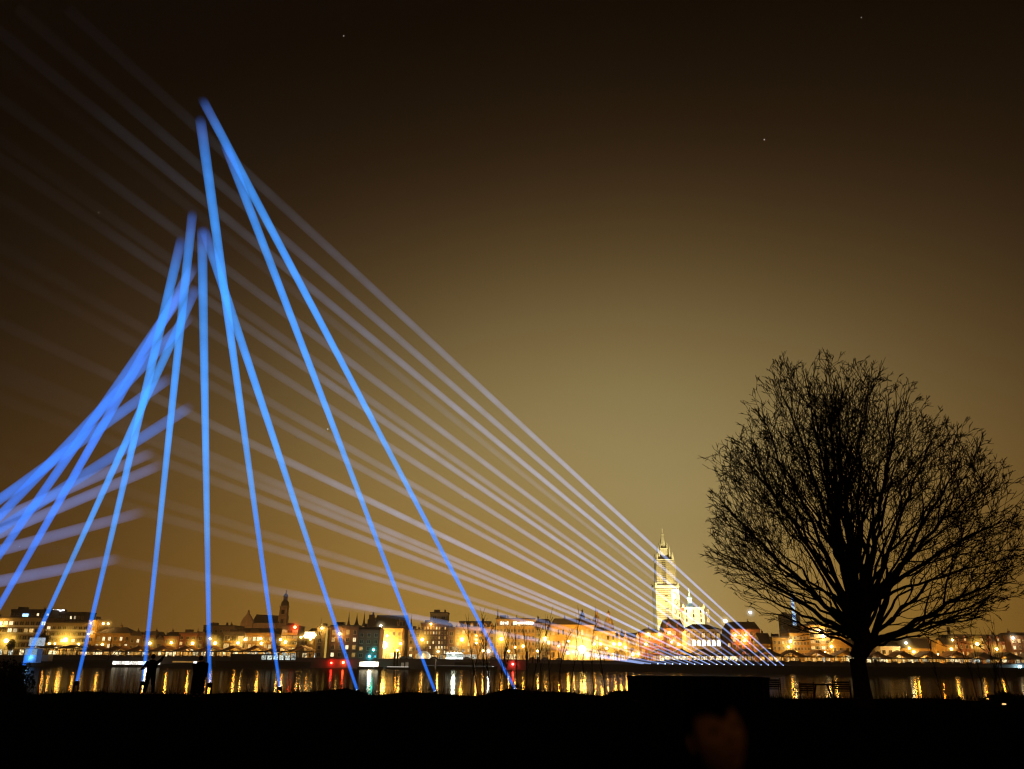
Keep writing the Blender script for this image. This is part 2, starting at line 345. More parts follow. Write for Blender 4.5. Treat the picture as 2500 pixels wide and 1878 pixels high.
for k in range(1, 21):
    x = 1570 + 18 * (k - 1); y = 1620.5 + (x - 1570) * .013; D = pont(x) + 2.5; A = P(x, y, D)
    xe = -60.0; ye = y - slopes[k] * (x - xe)
    if ye < 20: xe = x - (y - 20) / slopes[k]; ye = 20
    if k in (1, 2): xe = 1380 - k * 20; ye = y - slopes[k] * (x - xe)
    De = 140 if k not in (1, 2) else 400
    B_ = P(xe, ye, De); w1 = 27 if k not in (1, 2) else 9
    g = stren[k] * 1.05; hot = (.26, .36, .75)
    # the glow thins with the cone: perspective makes most of the picture's run lie in the first half
    lo = 1.0 if k > 10 else 1.5
    D0, D1 = (A - EYE).y, (B_ - EYE).y
    pf = [(s_ * D0 / (D1 + s_ * (D0 - D1)), sc3(c3, g)) for s_, c3 in [(0, hot), (.04, (.22, .31, .62)), (.12, (.19, .26, .50)), (.26, (.125, .165, .30)), (.41, (.055 * lo, .078 * lo, .135 * lo)), (.60, (.019 * lo, .023 * lo, .030 * lo)), (.82, (.0028 * lo, .0028 * lo, .0035 * lo)), (1, (.001, .001, .0015))]]
    if k in (1, 2): pf = [(0, sc3((.3, .4, .75), 1)), (.6, sc3((.16, .25, .7), .8)), (1, (0, 0, 0))]
    s = searchlight(A, B_, 2.7, w1, pf, 'white searchlight on the pontoon, ' + ordn[k], 'searchlights along the pontoon', PTOP)

# ------------------------------------------------------------------ buildings
WIN = {}
def win_mesh(w, h, mi, arch=False):
    key = (round(w, 1), round(h, 1), mi, arch)
    if key not in WIN:
        w_, h_ = key[0] / 2, key[1] / 2; m = MB(); f = .14
        if arch:
            out = [(-w_, -h_), (w_, -h_)] + [(w_ * math.cos(a), h_ - w_ + w_ * math.sin(a)) for a in [math.pi * i / 8 for i in range(9)]]
            m.prism([(x * 1.18, z * 1.08) for x, z in out], -.10, .02, 0); m.prism([(x * .86, z * .92) for x, z in out], -.14, -.11, 1)
        else:
            m.box(-w_ - f, -w_, -.14, .02, -h_ - f, h_ + f).box(w_, w_ + f, -.14, .02, -h_ - f, h_ + f).box(-w_, w_, -.14, .02, h_, h_ + f).box(-w_ - .1, w_ + .1, -.3, .02, -h_ - f - .1, -h_)
            m.box(-.05, .05, -.12, -.04, -h_, h_).box(-w_, w_, -.03, .02, -h_, h_, 1)
        WIN[key] = m.mesh('window', [frame_l, (wl + shop_m)[mi]])
    return WIN[key]
def roof_mb(kind, x0, x1, y0, y1, z0, z1):
    m = MB(); o = .5
    if kind == 'flat': m.box(x0 - .3, x1 + .3, y0 - .3, y1 + .3, z0, max(z1, z0 + .6)).box(x0 + 2, x0 + min(6, (x1 - x0) * .5), y0 + 3, y0 + 8, max(z1, z0 + .6), max(z1, z0 + .6) + 1.6)
    elif kind == 'gable':            # ridge runs along the street
        ym = (y0 + y1) / 2; m.add([(x0 - .1, y0 - o, z0), (x1 + .1, y0 - o, z0), (x1 + .1, y1 + o, z0), (x0 - .1, y1 + o, z0), (x0 - .1, ym, z1), (x1 + .1, ym, z1)], [(0, 3, 2, 1), (0, 1, 5, 4), (2, 3, 4, 5), (0, 4, 3), (1, 2, 5)])
    elif kind == 'front':            # gable end faces the river
        xm = (x0 + x1) / 2; m.prism([(x0 - .1, z0), (x1 + .1, z0), (xm, z1)], y0 + .05, y1)
    elif kind == 'hip':
        ym = (y0 + y1) / 2; k = min((x1 - x0) * .3, (y1 - y0) * .5); m.add([(x0 - o, y0 - o, z0), (x1 + o, y0 - o, z0), (x1 + o, y1 + o, z0), (x0 - o, y1 + o, z0), (x0 + k, ym, z1), (x1 - k, ym, z1)], [(0, 3, 2, 1), (0, 1, 5, 4), (2, 3, 4, 5), (0, 4, 3), (1, 2, 5)])
    elif kind == 'mansard':
        k = min(2.2, (x1 - x0) * .15); m.add([(x0, y0, z0), (x1, y0, z0), (x1, y1, z0), (x0, y1, z0), (x0 + k, y0 + k, z1), (x1 - k, y0 + k, z1), (x1 - k, y1 - k, z1), (x0 + k, y1 - k, z1)], [(0, 3, 2, 1), (4, 5, 6, 7), (0, 1, 5, 4), (1, 2, 6, 5), (2, 3, 7, 6), (3, 0, 4, 7)])
    return m
def building(label, x0, x1, ytop, D, wall, roof='flat', ridge=None, rm=None, fl=None, cols=None, lit=.25, litmax=2, shop=.6, cat='building', name='building', depth=14, dormers=0, chimneys=1, balcony=False, group=None, arch=False, ww=.42, wh=.5, cornice=True, zb=None, frames=None):
    xm = (x0 + x1) / 2; X0 = P(x0, 1590, D).x; X1 = P(x1, 1590, D).x; Zt = P(xm, ytop, D).z; zb = QZ if zb is None else zb
    ox = (X0 + X1) / 2; a, c_ = X0 - ox, X1 - ox; H = Zt - zb
    root = thing(name, label, cat, (ox, D, zb), group)
    MB().box(a, c_, 0, depth, 0, H).build('wall', wall, root)
    zr = P(xm, ridge, D + (depth / 2 if roof in ('gable', 'hip') else 0)).z - zb if ridge else H + .6
    rf = roof_mb(roof, a, c_, 0, depth, H, max(zr, H + .4)).build('roof', rm or slate, root)
    if cornice: MB().box(a - .15, c_ + .15, -.5, -.01, H - .9, H - .1).build('cornice', wall, root)
    fh = 3.3; fl = fl if fl is not None else max(1, int((H - 1.2) / fh)); fh = (H - 1.2) / fl
    wd = c_ - a; cols = cols or max(1, int(wd / 3.0)); cw = wd / cols
    while fl * cols > 95: cols -= 1; cw = wd / cols
    for j in range(fl):
        for i in range(cols):
            sh = j == 0 and random.random() < shop
            if sh: mi = 4 + random.choice((0, 0, 1, 1, 2)); w_, h_ = cw * .78, fh * .72
            else: mi = (random.choice(range(0, litmax + 1)) if random.random() < lit else 3); w_, h_ = min(cw * ww, 3.4), fh * wh
            link('window', win_mesh(w_, h_, mi, arch and not sh), root, (a + cw * (i + .5), 0, fh * j + fh * .52))
    if balcony:
        for j in range(1, fl): MB().box(a + .3, c_ - .3, -1.3, -.32, fh * j - .12, fh * j + .05).box(a + .3, c_ - .3, -1.3, -1.22, fh * j + .05, fh * j + 1.0).build('balcony', frames or white_p, root)
    for i in range(dormers):
        dx = a + wd * (i + .5) / dormers; dw = min(2.6, wd / dormers * .5); zz = H + .1; hh = (zr - H) * .75
        d = MB().prism([(dx - dw / 2, zz), (dx + dw / 2, zz), (dx + dw / 2, zz + hh * .5), (dx, zz + hh), (dx - dw / 2, zz + hh * .5)], -.1, 4).build('dormer', wall, root)
        MB().box(dx - dw * .22, dx + dw * .22, -.2, -.11, zz + .2, zz + hh * .5).build('pane', wl[random.choice((0, 1, 3, 3, 3))], d)
    for i in range(chimneys):
        cx = a + wd * random.uniform(.12, .88)
        MB().box(cx - .5, cx + .5, depth * .5 - .5, depth * .5 + .5, H * .97, max(zr, H) + random.uniform(.8, 1.8)).box(cx - .35, cx - .05, depth * .5 - .2, depth * .5 + .1, max(zr, H) + .5, max(zr, H) + 2.2).build('chimney', brick_d, rf)
    return root
LAND = [(20, 'the office block at the left edge'), (85, 'the blue kiosk'), (150, 'the museum'), (215, 'the narrow pale stair block'), (268, 'the wide low roofed building'), (326, 'the brown mansard house'), (358, 'the house with three lit windows'), (386, 'the small gabled house'), (414, 'the amber pointed roof house'), (452, 'the pair of brick houses'), (485, 'the narrow dark house'), (528, 'the tall windowless block'), (567, 'the block framed in squares'), (605, 'the left part of the bright room block'), (645, 'the right part of the bright room block'), (703, 'the framed block with balconies'), (738, 'the low house by the red lamp'), (766, 'the house with the bright balcony'), (815, 'the riverside building'), (900, 'the brown riverside wing'), (950, 'the yellow castle front'), (1011, 'the brown block between beams'), (1040, 'the left part of the apartment block'), (1080, 'the right part of the apartment block'), (1130, 'the left dormers'), (1160, 'the middle dormers'), (1190, 'the right dormers'), (1235, 'the left part of the hotel'), (1280, 'the right part of the hotel'), (1326, 'the plain brown building'), (1370, 'the left part of the two cornice building'), (1420, 'the largest golden lamp'), (1465, 'the left pale dome'), (1495, 'the right pale dome'), (1540, 'the glittering front'), (1592, 'the red brick warehouse'), (1645, 'the taller red brick house'), (1695, 'the left half of the palace'), (1735, 'the right half of the palace'), (1775, 'the small dark gabled house'), (1823, 'the dark red brick block'), (1872, 'the low row house'), (1908, 'the six window house'), (1955, 'the ornate yellow house'), (2005, 'the corner house'), (2055, 'the yellow gable by the trunk'), (2095, 'the small house left of the trunk'), (2130, 'the fork of the trunk'), (2174, 'the white stepped house'), (2220, 'the slanting string of lamps'), (2262, 'the broad dark roof'), (2296, 'the pointed gable'), (2322, 'the brown roofed house'), (2360, 'the left end of the long brick building'), (2400, 'the star bright lamp at right'), (2445, 'the right end of the long brick building'), (2500, 'the block at the right edge')]
def landmark_labels(xs, fmt):
    near = [min(LAND, key=lambda l_: abs(l_[0] - x))[1] for x in xs]; out = []
    for i, n_ in enumerate(near):
        c_ = near.count(n_); k_ = near[:i].count(n_); out.append(fmt % (('' if c_ == 1 else (['left ', 'right '] if c_ == 2 else ['leftmost ', 'second ', 'third ', 'fourth ', 'fifth ', 'sixth ', 'seventh '])[k_]), n_))
    return out
BL = [
 dict(label='wide pale office block at the left edge below the dark penthouse', x0=-60, x1=100, ytop=1508, D=500, wall=concrete, fl=5, cols=12, lit=.2, balcony=True, ww=.7, depth=20, chimneys=0),
 dict(label='low dark penthouse storey with one blue lit window on the pale block', x0=8, x1=106, ytop=1490, D=520, wall=dark_w, lit=.1, fl=9, cols=8, shop=0, chimneys=2),
 dict(label='dark museum block with white lit ovals on its stepped top', x0=106, x1=192, ytop=1496, D=530, wall=dark_w, lit=.05, shop=0, cols=9, chimneys=0, cat='museum'),
 dict(label='beige block with long balcony bands under the museum', x0=102, x1=206, ytop=1521, D=495, wall=concrete, balcony=True, lit=.35, ww=.6, chimneys=0),
 dict(label='narrow pale stair block beside the balcony bands', x0=206, x1=226, ytop=1514, D=492, wall=stone_y, lit=.2, cols=1, chimneys=0),
 dict(label='wide low roofed building with two rows of lit windows', x0=227, x1=312, ytop=1546, D=488, wall=stone_y, roof='hip', ridge=1531, lit=.55, rm=slate),
 dict(label='brown house with a dark mansard roof', x0=312, x1=340, ytop=1552, D=486, wall=stone_b, roof='mansard', ridge=1542, lit=.3),
 dict(label='dark house with three lit windows side by side', x0=340, x1=376, ytop=1550, D=486, wall=brick_d, roof='mansard', ridge=1541, lit=.3, litmax=2),
 dict(label='small gabled house beside the second blue beam', x0=376, x1=396, ytop=1562, D=484, wall=stone_b, roof='front', ridge=1551, lit=.4),
 dict(label='amber lit house with a pointed roof', x0=396, x1=432, ytop=1553, D=484, wall=brick_r, roof='gable', ridge=1543, lit=.5, litmax=1),
 dict(label='pair of brick houses with broad white windows', x0=432, x1=476, ytop=1546, D=486, wall=brick_r, lit=.5, fl=4),
 dict(label='narrow dark house with two small lights near its top', x0=476, x1=494, ytop=1545, D=487, wall=brick_d, lit=.25),
 dict(label='tall brown windowless block left of the upright beam', x0=490, x1=566, ytop=1529, D=500, wall=stone_b, lit=.04, depth=18, chimneys=3),
 dict(label='broad dark roofed hall in front of the church nave', x0=566, x1=672, ytop=1548, D=540, wall=stone_b, roof='gable', ridge=1534, lit=.03, shop=0, depth=22, chimneys=0),
 dict(label='modern block with a pale frame of large squares', x0=543, x1=592, ytop=1545, D=480, wall=dark_w, fl=3, cols=3, lit=.75, litmax=1, balcony=True, ww=.8, wh=.66, chimneys=0, frames=stone_p),
 dict(label='modern block with bright rooms below the church roof', x0=593, x1=662, ytop=1546, D=482, wall=stone_y, fl=3, cols=7, lit=.8, litmax=2, balcony=True, ww=.7, chimneys=0, frames=stone_p),
 dict(label='pale framed block with stacked balconies under the red lamp', x0=683, x1=724, ytop=1530, D=480, wall=dark_w, fl=5, cols=3, lit=.6, litmax=1, balcony=True, ww=.8, chimneys=0, frames=stone_p),
 dict(label='low house behind the lamps right of the red lamp', x0=724, x1=752, ytop=1557, D=500, wall=stone_y, lit=.4),
 dict(label='low lit house with a brightly lit balcony', x0=750, x1=782, ytop=1541, D=490, wall=stone_y, lit=.5, roof='gable', ridge=1534),
 dict(label='grey riverside block with a tall yellow lit strip at its edge', x0=770, x1=803, ytop=1532, D=440, wall=concrete, lit=.1, shop=0, chimneys=0),
 dict(label='dark riverside building with lit window bays near the beam foot', x0=803, x1=872, ytop=1529, D=436, wall=brick_d, lit=.3, litmax=2, shop=.3, chimneys=0),
 dict(label='lower dark brown riverside wing with a pair of arched lights', x0=872, x1=925, ytop=1537, D=437, wall=brick_d, roof='gable', ridge=1531, rm=slate, lit=.12, shop=.1),
 dict(label='bright yellow lit castle front with a small turret', x0=925, x1=980, ytop=1534, D=470, wall=stone_y, lit=.35, roof='hip', ridge=1528, rm=tile),
 dict(label='brown block with a dark top between two blue beams', x0=995, x1=1026, ytop=1538, D=478, wall=stone_b, lit=.4, litmax=2),
 dict(label='apartment block with rows of small white windows', x0=1025, x1=1096, ytop=1523, D=500, wall=brick_d, lit=.5, litmax=2, cols=10, fl=7, chimneys=1),
 dict(label='pale lift tower on top of the apartment block', x0=1047, x1=1090, ytop=1497, D=512, wall=concrete, lit=0, shop=0, fl=8, cols=2, chimneys=1),
 dict(label='narrow dark house beside the apartment block', x0=1092, x1=1110, ytop=1534, D=486, wall=brick_d, lit=.2),
 dict(label='long building with a row of pointed dormers behind the right beam', x0=1110, x1=1207, ytop=1531, D=486, wall=stone_y, roof='mansard', ridge=1516, dormers=6, lit=.25, litmax=1, depth=18),
 dict(label='pale hotel with a row of white sign lights under its roof edge', x0=1210, x1=1306, ytop=1512, D=484, wall=stone_y, lit=.12, roof='flat', ridge=1509, depth=18, cols=11, fl=6, chimneys=2),
 dict(label='plain brown building left of the domed building', x0=1306, x1=1346, ytop=1521, D=486, wall=stone_b, lit=.2, roof='mansard', ridge=1511, rm=slate),
 dict(label='floodlit building with two cornices and tall windows, left of the domes', x0=1346, x1=1452, ytop=1525, D=480, wall=stone_y, roof='mansard', ridge=1510, lit=.6, litmax=1, fl=3, cols=9, arch=True, depth=20),
 dict(label='brightly lit yellow front below the two pale domes', x0=1452, x1=1505, ytop=1541, D=480, wall=stone_p, lit=.7, litmax=2, fl=3, arch=True, chimneys=0),
 dict(label='glittering low yellow front with small pinnacles right of the domes', x0=1505, x1=1562, ytop=1556, D=482, wall=stone_p, lit=.9, litmax=2, fl=3, cols=10, roof='gable', ridge=1545, rm=copper),
 dict(label='red brick warehouse with two white lamps under its eaves', x0=1563, x1=1623, ytop=1545, D=480, wall=brick_r, roof='hip', ridge=1535, lit=.3, litmax=0, rm=slate),
 dict(label='taller red brick house with a dark stepped roof before the cathedral', x0=1623, x1=1674, ytop=1533, D=482, wall=brick_r, roof='mansard', ridge=1512, dormers=2, lit=.4, litmax=2),
 dict(label='dark red brick block right of the white palace', x0=1787, x1=1860, ytop=1535, D=500, wall=brick_r, roof='mansard', ridge=1518, lit=.18, litmax=2, depth=20),
 dict(label='small dark gabled house between the palace and the brick block', x0=1762, x1=1788, ytop=1562, D=486, wall=brick_d, roof='front', ridge=1546, lit=.2),
 dict(label='low yellow row house with a long dark roof', x0=1858, x1=1888, ytop=1572, D=480, wall=stone_y, roof='gable', ridge=1546, lit=0, shop=.3),
 dict(label='yellow house with a pale cornice and six dark windows', x0=1888, x1=1930, ytop=1557, D=478, wall=stone_y, lit=.05, cols=4, fl=4),
 dict(label='ornate yellow house below the blue striped mast', x0=1931, x1=1979, ytop=1546, D=476, wall=stone_y, lit=.08, cols=6, fl=5, ww=.55),
 dict(label='dark slate roofed block behind the ornate yellow house', x0=1925, x1=1980, ytop=1540, D=520, wall=brick_d, roof='gable', ridge=1528, lit=0, shop=0),
 dict(label='tall corner house with two brightly lit upper rooms', x0=1980, x1=2030, ytop=1526, D=482, wall=stone_y, lit=.45, litmax=2, cols=4, fl=6, ww=.7),
 dict(label='yellow gabled house half hidden by the tree trunk', x0=2031, x1=2078, ytop=1572, D=478, wall=stone_y, roof='front', ridge=1550, lit=.12, rm=stone_y),
 dict(label='small brown house seen just left of the trunk', x0=2078, x1=2112, ytop=1582, D=480, wall=stone_b, roof='gable', ridge=1572, lit=.3),
 dict(label='house with lit white rooms in the fork right of the trunk', x0=2112, x1=2150, ytop=1570, D=500, wall=stone_b, lit=.5, roof='gable', ridge=1562),
 dict(label='floodlit white house with a stepped top right of the trunk', x0=2150, x1=2198, ytop=1578, D=474, wall=white_p, roof='hip', ridge=1572, lit=.4),
 dict(label='long low yellow house with a broad dark roof', x0=2199, x1=2284, ytop=1583, D=478, wall=stone_y, roof='gable', ridge=1558, lit=.1, chimneys=3),
 dict(label='yellow house with a pointed gable and three dark windows', x0=2284, x1=2308, ytop=1580, D=474, wall=stone_y, roof='front', ridge=1562, lit=0, cols=2, rm=stone_y),
 dict(label='brown roofed house right of the pointed gable', x0=2308, x1=2330, ytop=1574, D=480, wall=brick_r, roof='gable', ridge=1557, lit=.2),
 dict(label='long brick building with a pale cornice and lamps along it', x0=2330, x1=2472, ytop=1566, D=482, wall=brick_r, roof='mansard', ridge=1549, lit=.35, litmax=1, dormers=7, depth=18),
 dict(label='dark block with broad lit windows at the right edge', x0=2472, x1=2540, ytop=1552, D=476, wall=brick_d, roof='mansard', ridge=1544, lit=.5),
]
for d in BL: building(**d)
HX = list(range(-80, 2560, 88)); HLB = landmark_labels([x + 45 for x in HX], 'dark %sunlit house far behind %s')
for i, x in enumerate(HX):
    building(HLB[i], x, x + 90, 1558 + random.randint(-4, 6) + (x * .006), 640 + random.randint(0, 40), brick_d, roof=random.choice(['gable', 'flat', 'mansard', 'hip']), ridge=1551 + (x * .006) + random.randint(-3, 3), lit=.05, shop=0, fl=4, cols=5, name='background_house', cat='house', group='unlit houses behind the quay', chimneys=1, cornice=False)

# church with dark tower
def px2(px, py, D, o): p = P(px, py, D); return (p.x - o.x, p.z - o.z)
o0 = Vector((P(640, 1590, 660).x, 660, QZ)); ch = thing('church', 'dark church with a long nave and a domed brown tower against the glowing sky', 'church', o0)
cm = mat('church_stone', (.30, .20, .12), var=.3)
fx = lambda px, D=660: P(px, 1520, D).x - o0.x; fz = lambda px, py, D=660: P(px, py, D).z - QZ
MB().box(fx(590), fx(672), 0, 30, 0, fz(630, 1521)).build('aisle', cm, ch)
m = MB().prism([(fx(586), 0), (fx(620), 0), (fx(618), fz(613, 1517)), (fx(609), fz(609, 1502)), (fx(606), fz(606, 1499)), (fx(604), fz(604, 1490)), (fx(602), fz(602, 1499)), (fx(597), fz(597, 1506)), (fx(594), fz(594, 1508)), (fx(589), fz(589, 1521))], -1.5, 2); m.build('gable_front', cm, ch)
m = MB(); a, c_ = fx(610), fx(676); z0, z1 = fz(640, 1521), fz(640, 1501)
m.add([(a, 4, z0), (c_, 4, z0), (c_, 26, z0), (a, 26, z0), (a, 15, z1 + 1), (c_, 15, z1)], [(0, 3, 2, 1), (0, 1, 5, 4), (2, 3, 4, 5), (0, 4, 3), (1, 2, 5)]).build('roof', slate, ch)
tx = fx(682.5); tw = (fx(693) - fx(672)) / 2; q4 = math.pi / 4
sq = lambda r: r * math.sqrt(2)
tw_ = MB().lathe((tx, 10, 0), [(sq(tw), 0), (sq(tw), fz(682, 1502)), (sq(tw) * .88, fz(682, 1501)), (sq(tw) * .84, fz(682, 1481)), (sq(tw) * .95, fz(682, 1480)), (sq(tw) * .95, fz(682, 1477.5))], n=4, rot=q4); t_ = tw_.build('tower', cm, ch)
MB().lathe((tx + .2, 10, 0), [(tw * .95, fz(683, 1477.5)), (tw * .98, fz(683, 1474)), (tw * .85, fz(683, 1468)), (tw * .5, fz(683, 1464)), (tw * .5, fz(683, 1455)), (tw * .62, fz(683, 1454)), (tw * .45, fz(683, 1450)), (tw * .12, fz(684, 1446)), (tw * .05, fz(684, 1438))], n=12).build('dome', copper if False else slate, t_)
for zz in (1492, 1515): MB().box(tx - 1.1, tx + 1.1, 10 - tw - .15, 10 - tw + .6, fz(682, zz + 6), fz(682, zz - 4)).build('louvre_opening', black, t_)
for i in range(5): MB().box(a + 4 + i * (c_ - a) / 6, a + 5.6 + i * (c_ - a) / 6, -.15, -.02, 6, z0 * .8).build('window', glass_d, ch)

for dx in (-30, 35): light('church_fill_spot', ch, (dx, -45, 12), 26000, (1, .50, .14), 2, 'SPOT', (dx * .5, 10, 25), 90)  # added spots lift the church's tone in place of haze
# gabled hall behind the castle, spires
o0 = Vector((P(950, 1590, 560).x, 560, QZ)); h = thing('gabled_hall', 'tall dark brick hall with a steep roof, stepped gable and corner turret', 'historic hall', o0)
fx = lambda px: P(px, 1530, 560).x - o0.x; fz = lambda px, py: P(px, py, 560).z - QZ
MB().box(fx(900), fx(994), 0, 24, 0, fz(950, 1528)).build('wall', brick_r, h)
a, c_ = fx(912), fx(990); m = MB(); z0, z1 = fz(950, 1528), fz(950, 1500)
m.add([(a, -.4, z0), (c_, -.4, z0), (c_, 24.4, z0), (a, 24.4, z0), (a, 12, z1), (c_, 12, z1)], [(0, 3, 2, 1), (0, 1, 5, 4), (2, 3, 4, 5), (0, 4, 3), (1, 2, 5)]).build('roof', slate, h)
pts = [(fx(894), 0), (fx(922), 0)]
for i, (xx, yy) in enumerate([(922, 1524), (919, 1524), (919, 1516), (916, 1516), (916, 1508), (913, 1508), (913, 1501), (911, 1501), (911, 1495), (908, 1495), (908, 1501), (905, 1501), (900, 1501), (900, 1512), (897, 1512), (897, 1524), (894, 1524)]): pts.append((fx(xx), fz(xx, yy)))
MB().prism(pts, -1, 1).build('stepped_gable', brick_d, h)
MB().box(fx(975), fx(991), -3, 3, 0, fz(983, 1516)).box(fx(974), fx(976.5), -3.2, -2.4, fz(983, 1516), fz(983, 1511)).box(fx(989), fx(991.5), -3.2, -2.4, fz(983, 1516), fz(983, 1511)).build('stair_tower', stone_y, h)
for i in range(3):
    for k in range(2): link('window', win_mesh(1.4, 2.6, 3), h, (fx(980 + k * 6.5), -3, fz(983, 1524 + i * 13)))
for x, yt, w_, lab, D in [(850.5, 1496, 4.2, 'left sharp dark spire of the castle roofs', 540), (870, 1500, 6.5, 'broad middle pointed spire with a lit dormer', 545), (888, 1496, 4.4, 'sharp dark spire just left of the stepped gable', 540), (1003.5, 1503, 3, 'thin dark spire behind the third blue beam', 560), (783, 1510, 1.6, 'needle thin spire above the bright lit balcony', 700), (1215, 1486, 6.5, 'pointed brown tower roof left of the pale hotel', 520), (2314, 1536, 4, 'small round topped turret above the right hand roofs', 560)]:
    p = P(x, 1530, D); s_ = thing('spire', lab, 'spire', (p.x, D, QZ)); px = D / F
    z = lambda yy: P(x, yy, D).z - QZ
    MB().lathe((0, 0, 0), [(w_ * px * .9, 0), (w_ * px * .9, z(1530))], n=8).build('turret', cm, s_)
    if x > 2300: MB().lathe((0, 0, 0), [(w_ * px * .9, z(1556)), (w_ * px * .5, z(1551)), (w_ * px * .5, z(1547)), (w_ * px * .9, z(1544)), (w_ * px * .7, z(1539)), (.1, z(yt))], n=10).build('roof', slate, s_)
    else: MB().lathe((0, 0, 0), [(w_ * px * 1.2, z(1530)), (w_ * px * .55, z(1530 - (1530 - yt) * .3)), (w_ * px * .28, z(1530 - (1530 - yt) * .6)), (.08, z(yt)), (.08, z(yt - 3))], n=8).build('roof', slate if x != 1215 else tile, s_)

# two pale domes and the dark onion
for x, yb, yt, w_, lab, mm in [(1460, 1541, 1484, 11.5, 'left pale lit dome with a gold lantern', stone_p), (1490, 1545, 1487, 11.5, 'right pale dome with a tall lantern', stone_p), (1424, 1512, 1485, 6, 'small dark onion dome on the roof left of the pale domes', slate)]:
    D = 484; p = P(x, yb, D); px = D / F; s_ = thing('dome_tower', lab, 'dome', (p.x, D + 6, QZ)); z = lambda f_: P(x, yb + (yt - yb) * f_, D).z - QZ
    MB().lathe((0, 0, 0), [(w_ * px, 0), (w_ * px, z(.02)), (w_ * px * 1.12, z(.03)), (w_ * px * 1.12, z(.09))], n=16).build('drum', stone_p, s_)
    MB().lathe((0, 0, 0), [(w_ * px * 1.0, z(.09)), (w_ * px * 1.04, z(.25)), (w_ * px * .95, z(.42)), (w_ * px * .7, z(.56)), (w_ * px * .36, z(.67)), (w_ * px * .3, z(.7))], n=16).build('dome', mm, s_, smooth=True)
    MB().lathe((0, 0, 0), [(w_ * px * .34, z(.7)), (w_ * px * .3, z(.84)), (w_ * px * .42, z(.85)), (w_ * px * .12, z(.93)), (.08, z(1.0))], n=8).build('lantern', mm, s_)
for x_ in (1452, 1482): q_ = P(x_, 1532, 473); light('dome_fill_spot', None, (q_.x, 473, q_.z), 2600, (1, .62, .18), .6, 'SPOT', P(x_ + 8, 1510, 490), 60)  # added spots without fixtures, to brighten the two domes
for x in (1511, 1527, 1556):
    p = P(x, 1560, 481); s_ = MB().lathe((0, 0, 0), [(.8, 0), (.8, P(x, 1556, 481).z - QZ), (1.0, P(x, 1555, 481).z - QZ), (.5, P(x, 1550, 481).z - QZ), (.05, P(x, 1541 if x != 1556 else 1545, 481).z - QZ)], n=6).build('pinnacle', stone_p, loc=(p.x, 480, QZ))
    tag(s_, {1511: 'pale pinnacle nearest the right dome', 1527: 'middle pale pinnacle on the glittering front', 1556: 'pale pinnacle beside the red brick warehouse'}[x], 'pinnacle', 'pinnacles on the glittering front')

# white palace
D = 470; o0 = Vector((P(1718, 1590, D).x, D, QZ)); pal = thing('white_palace', 'white lit palace with a row of glowing arches and a heavy pale cornice', 'palace', o0)
fx = lambda px: P(px, 1560, D).x - o0.x; fz = lambda px, py: P(px, py, D).z - QZ; a, c_ = fx(1676), fx(1760)
MB().box(a, c_, 0, 18, 0, fz(1718, 1541)).build('wall', white_p, pal)
MB().box(a - .6, c_ + .6, -.9, -.01, fz(1718, 1541), fz(1718, 1536)).build('cornice', white_p, pal)
roof_mb('hip', a, c_, 0, 18, fz(1718, 1536) + .01, P(1718, 1524, D + 9).z - QZ).build('roof', slate, pal)
MB().box(a, c_, -.4, -.01, fz(1718, 1562), fz(1718, 1560)).box(a, c_, -.4, -.01, fz(1718, 1581), fz(1718, 1579)).build('string_course', white_p, pal)
arch_m = emat('glowing_arch', (1, .93, .75), 2.2, .25)
for i in range(7):
    xx = a + (c_ - a) * (i + .5) / 7
    link('window', win_mesh(1.7, 2.3, 0 if i % 3 else 1), pal, (xx, 0, fz(1718, 1551.5)))
    MB().prism([(xx - .95, fz(1718, 1577)), (xx + .95, fz(1718, 1577))] + [(xx + .95 * math.cos(math.pi * j / 8), fz(1718, 1566.5) + .95 * math.sin(math.pi * j / 8)) for j in range(9)], -.12, -.02).build('arched_window', arch_m, pal)
    MB().box(xx - .5, xx + .5, -.2, -.02, fz(1718, 1544.5), fz(1718, 1542.5)).build('attic_window', glass_d, pal)

# cathedral tower
D = 780; o0 = Vector((P(1634, 1520, D).x, D, QZ)); ca = thing('cathedral_tower', 'very tall floodlit cathedral tower wrapped in scaffolding with a pale banner', 'cathedral', o0)
stone_c = mat('floodlit_limestone', (.62, .57, .40), var=.18, scale=.3)
pxm = lambda px, py: P(px, py, D).x - o0.x; fz = lambda py, px=1630: P(px, py, D).z - QZ
def stage(x0, y0, x1, y1, half_b, half_t, nm='tower_stage', n=4, rot=math.pi / 4, mm=stone_c):
    # square stage between photo rows; widths in pixels
    cb = pxm(x0, y0); k = math.sqrt(2) if n == 4 else 1.08; s_ = D / F * 1.02
    return MB().lathe((cb, 12, 0), [(half_b * s_ * k, fz(y0)), (half_t * s_ * k, fz(y1))], n=n, rot=rot).build(nm, mm, ca)
cx0 = pxm(1633, 1500)
s_ = D / F * 1.01
lower = MB().lathe((cx0, 12, 0), [(27 * s_ * 1.414, 0), (27 * s_ * 1.414, fz(1434)), (28.5 * s_ * 1.414, fz(1433)), (28.5 * s_ * 1.414, fz(1429.5)), (22.5 * s_ * 1.414, fz(1429)), (20 * s_ * 1.414, fz(1369)), (21.5 * s_ * 1.414, fz(1368)), (21.5 * s_ * 1.414, fz(1364.5)), (14 * s_ * 1.414, fz(1364))], n=4, rot=math.pi / 4).build('tower', stone_c, ca)
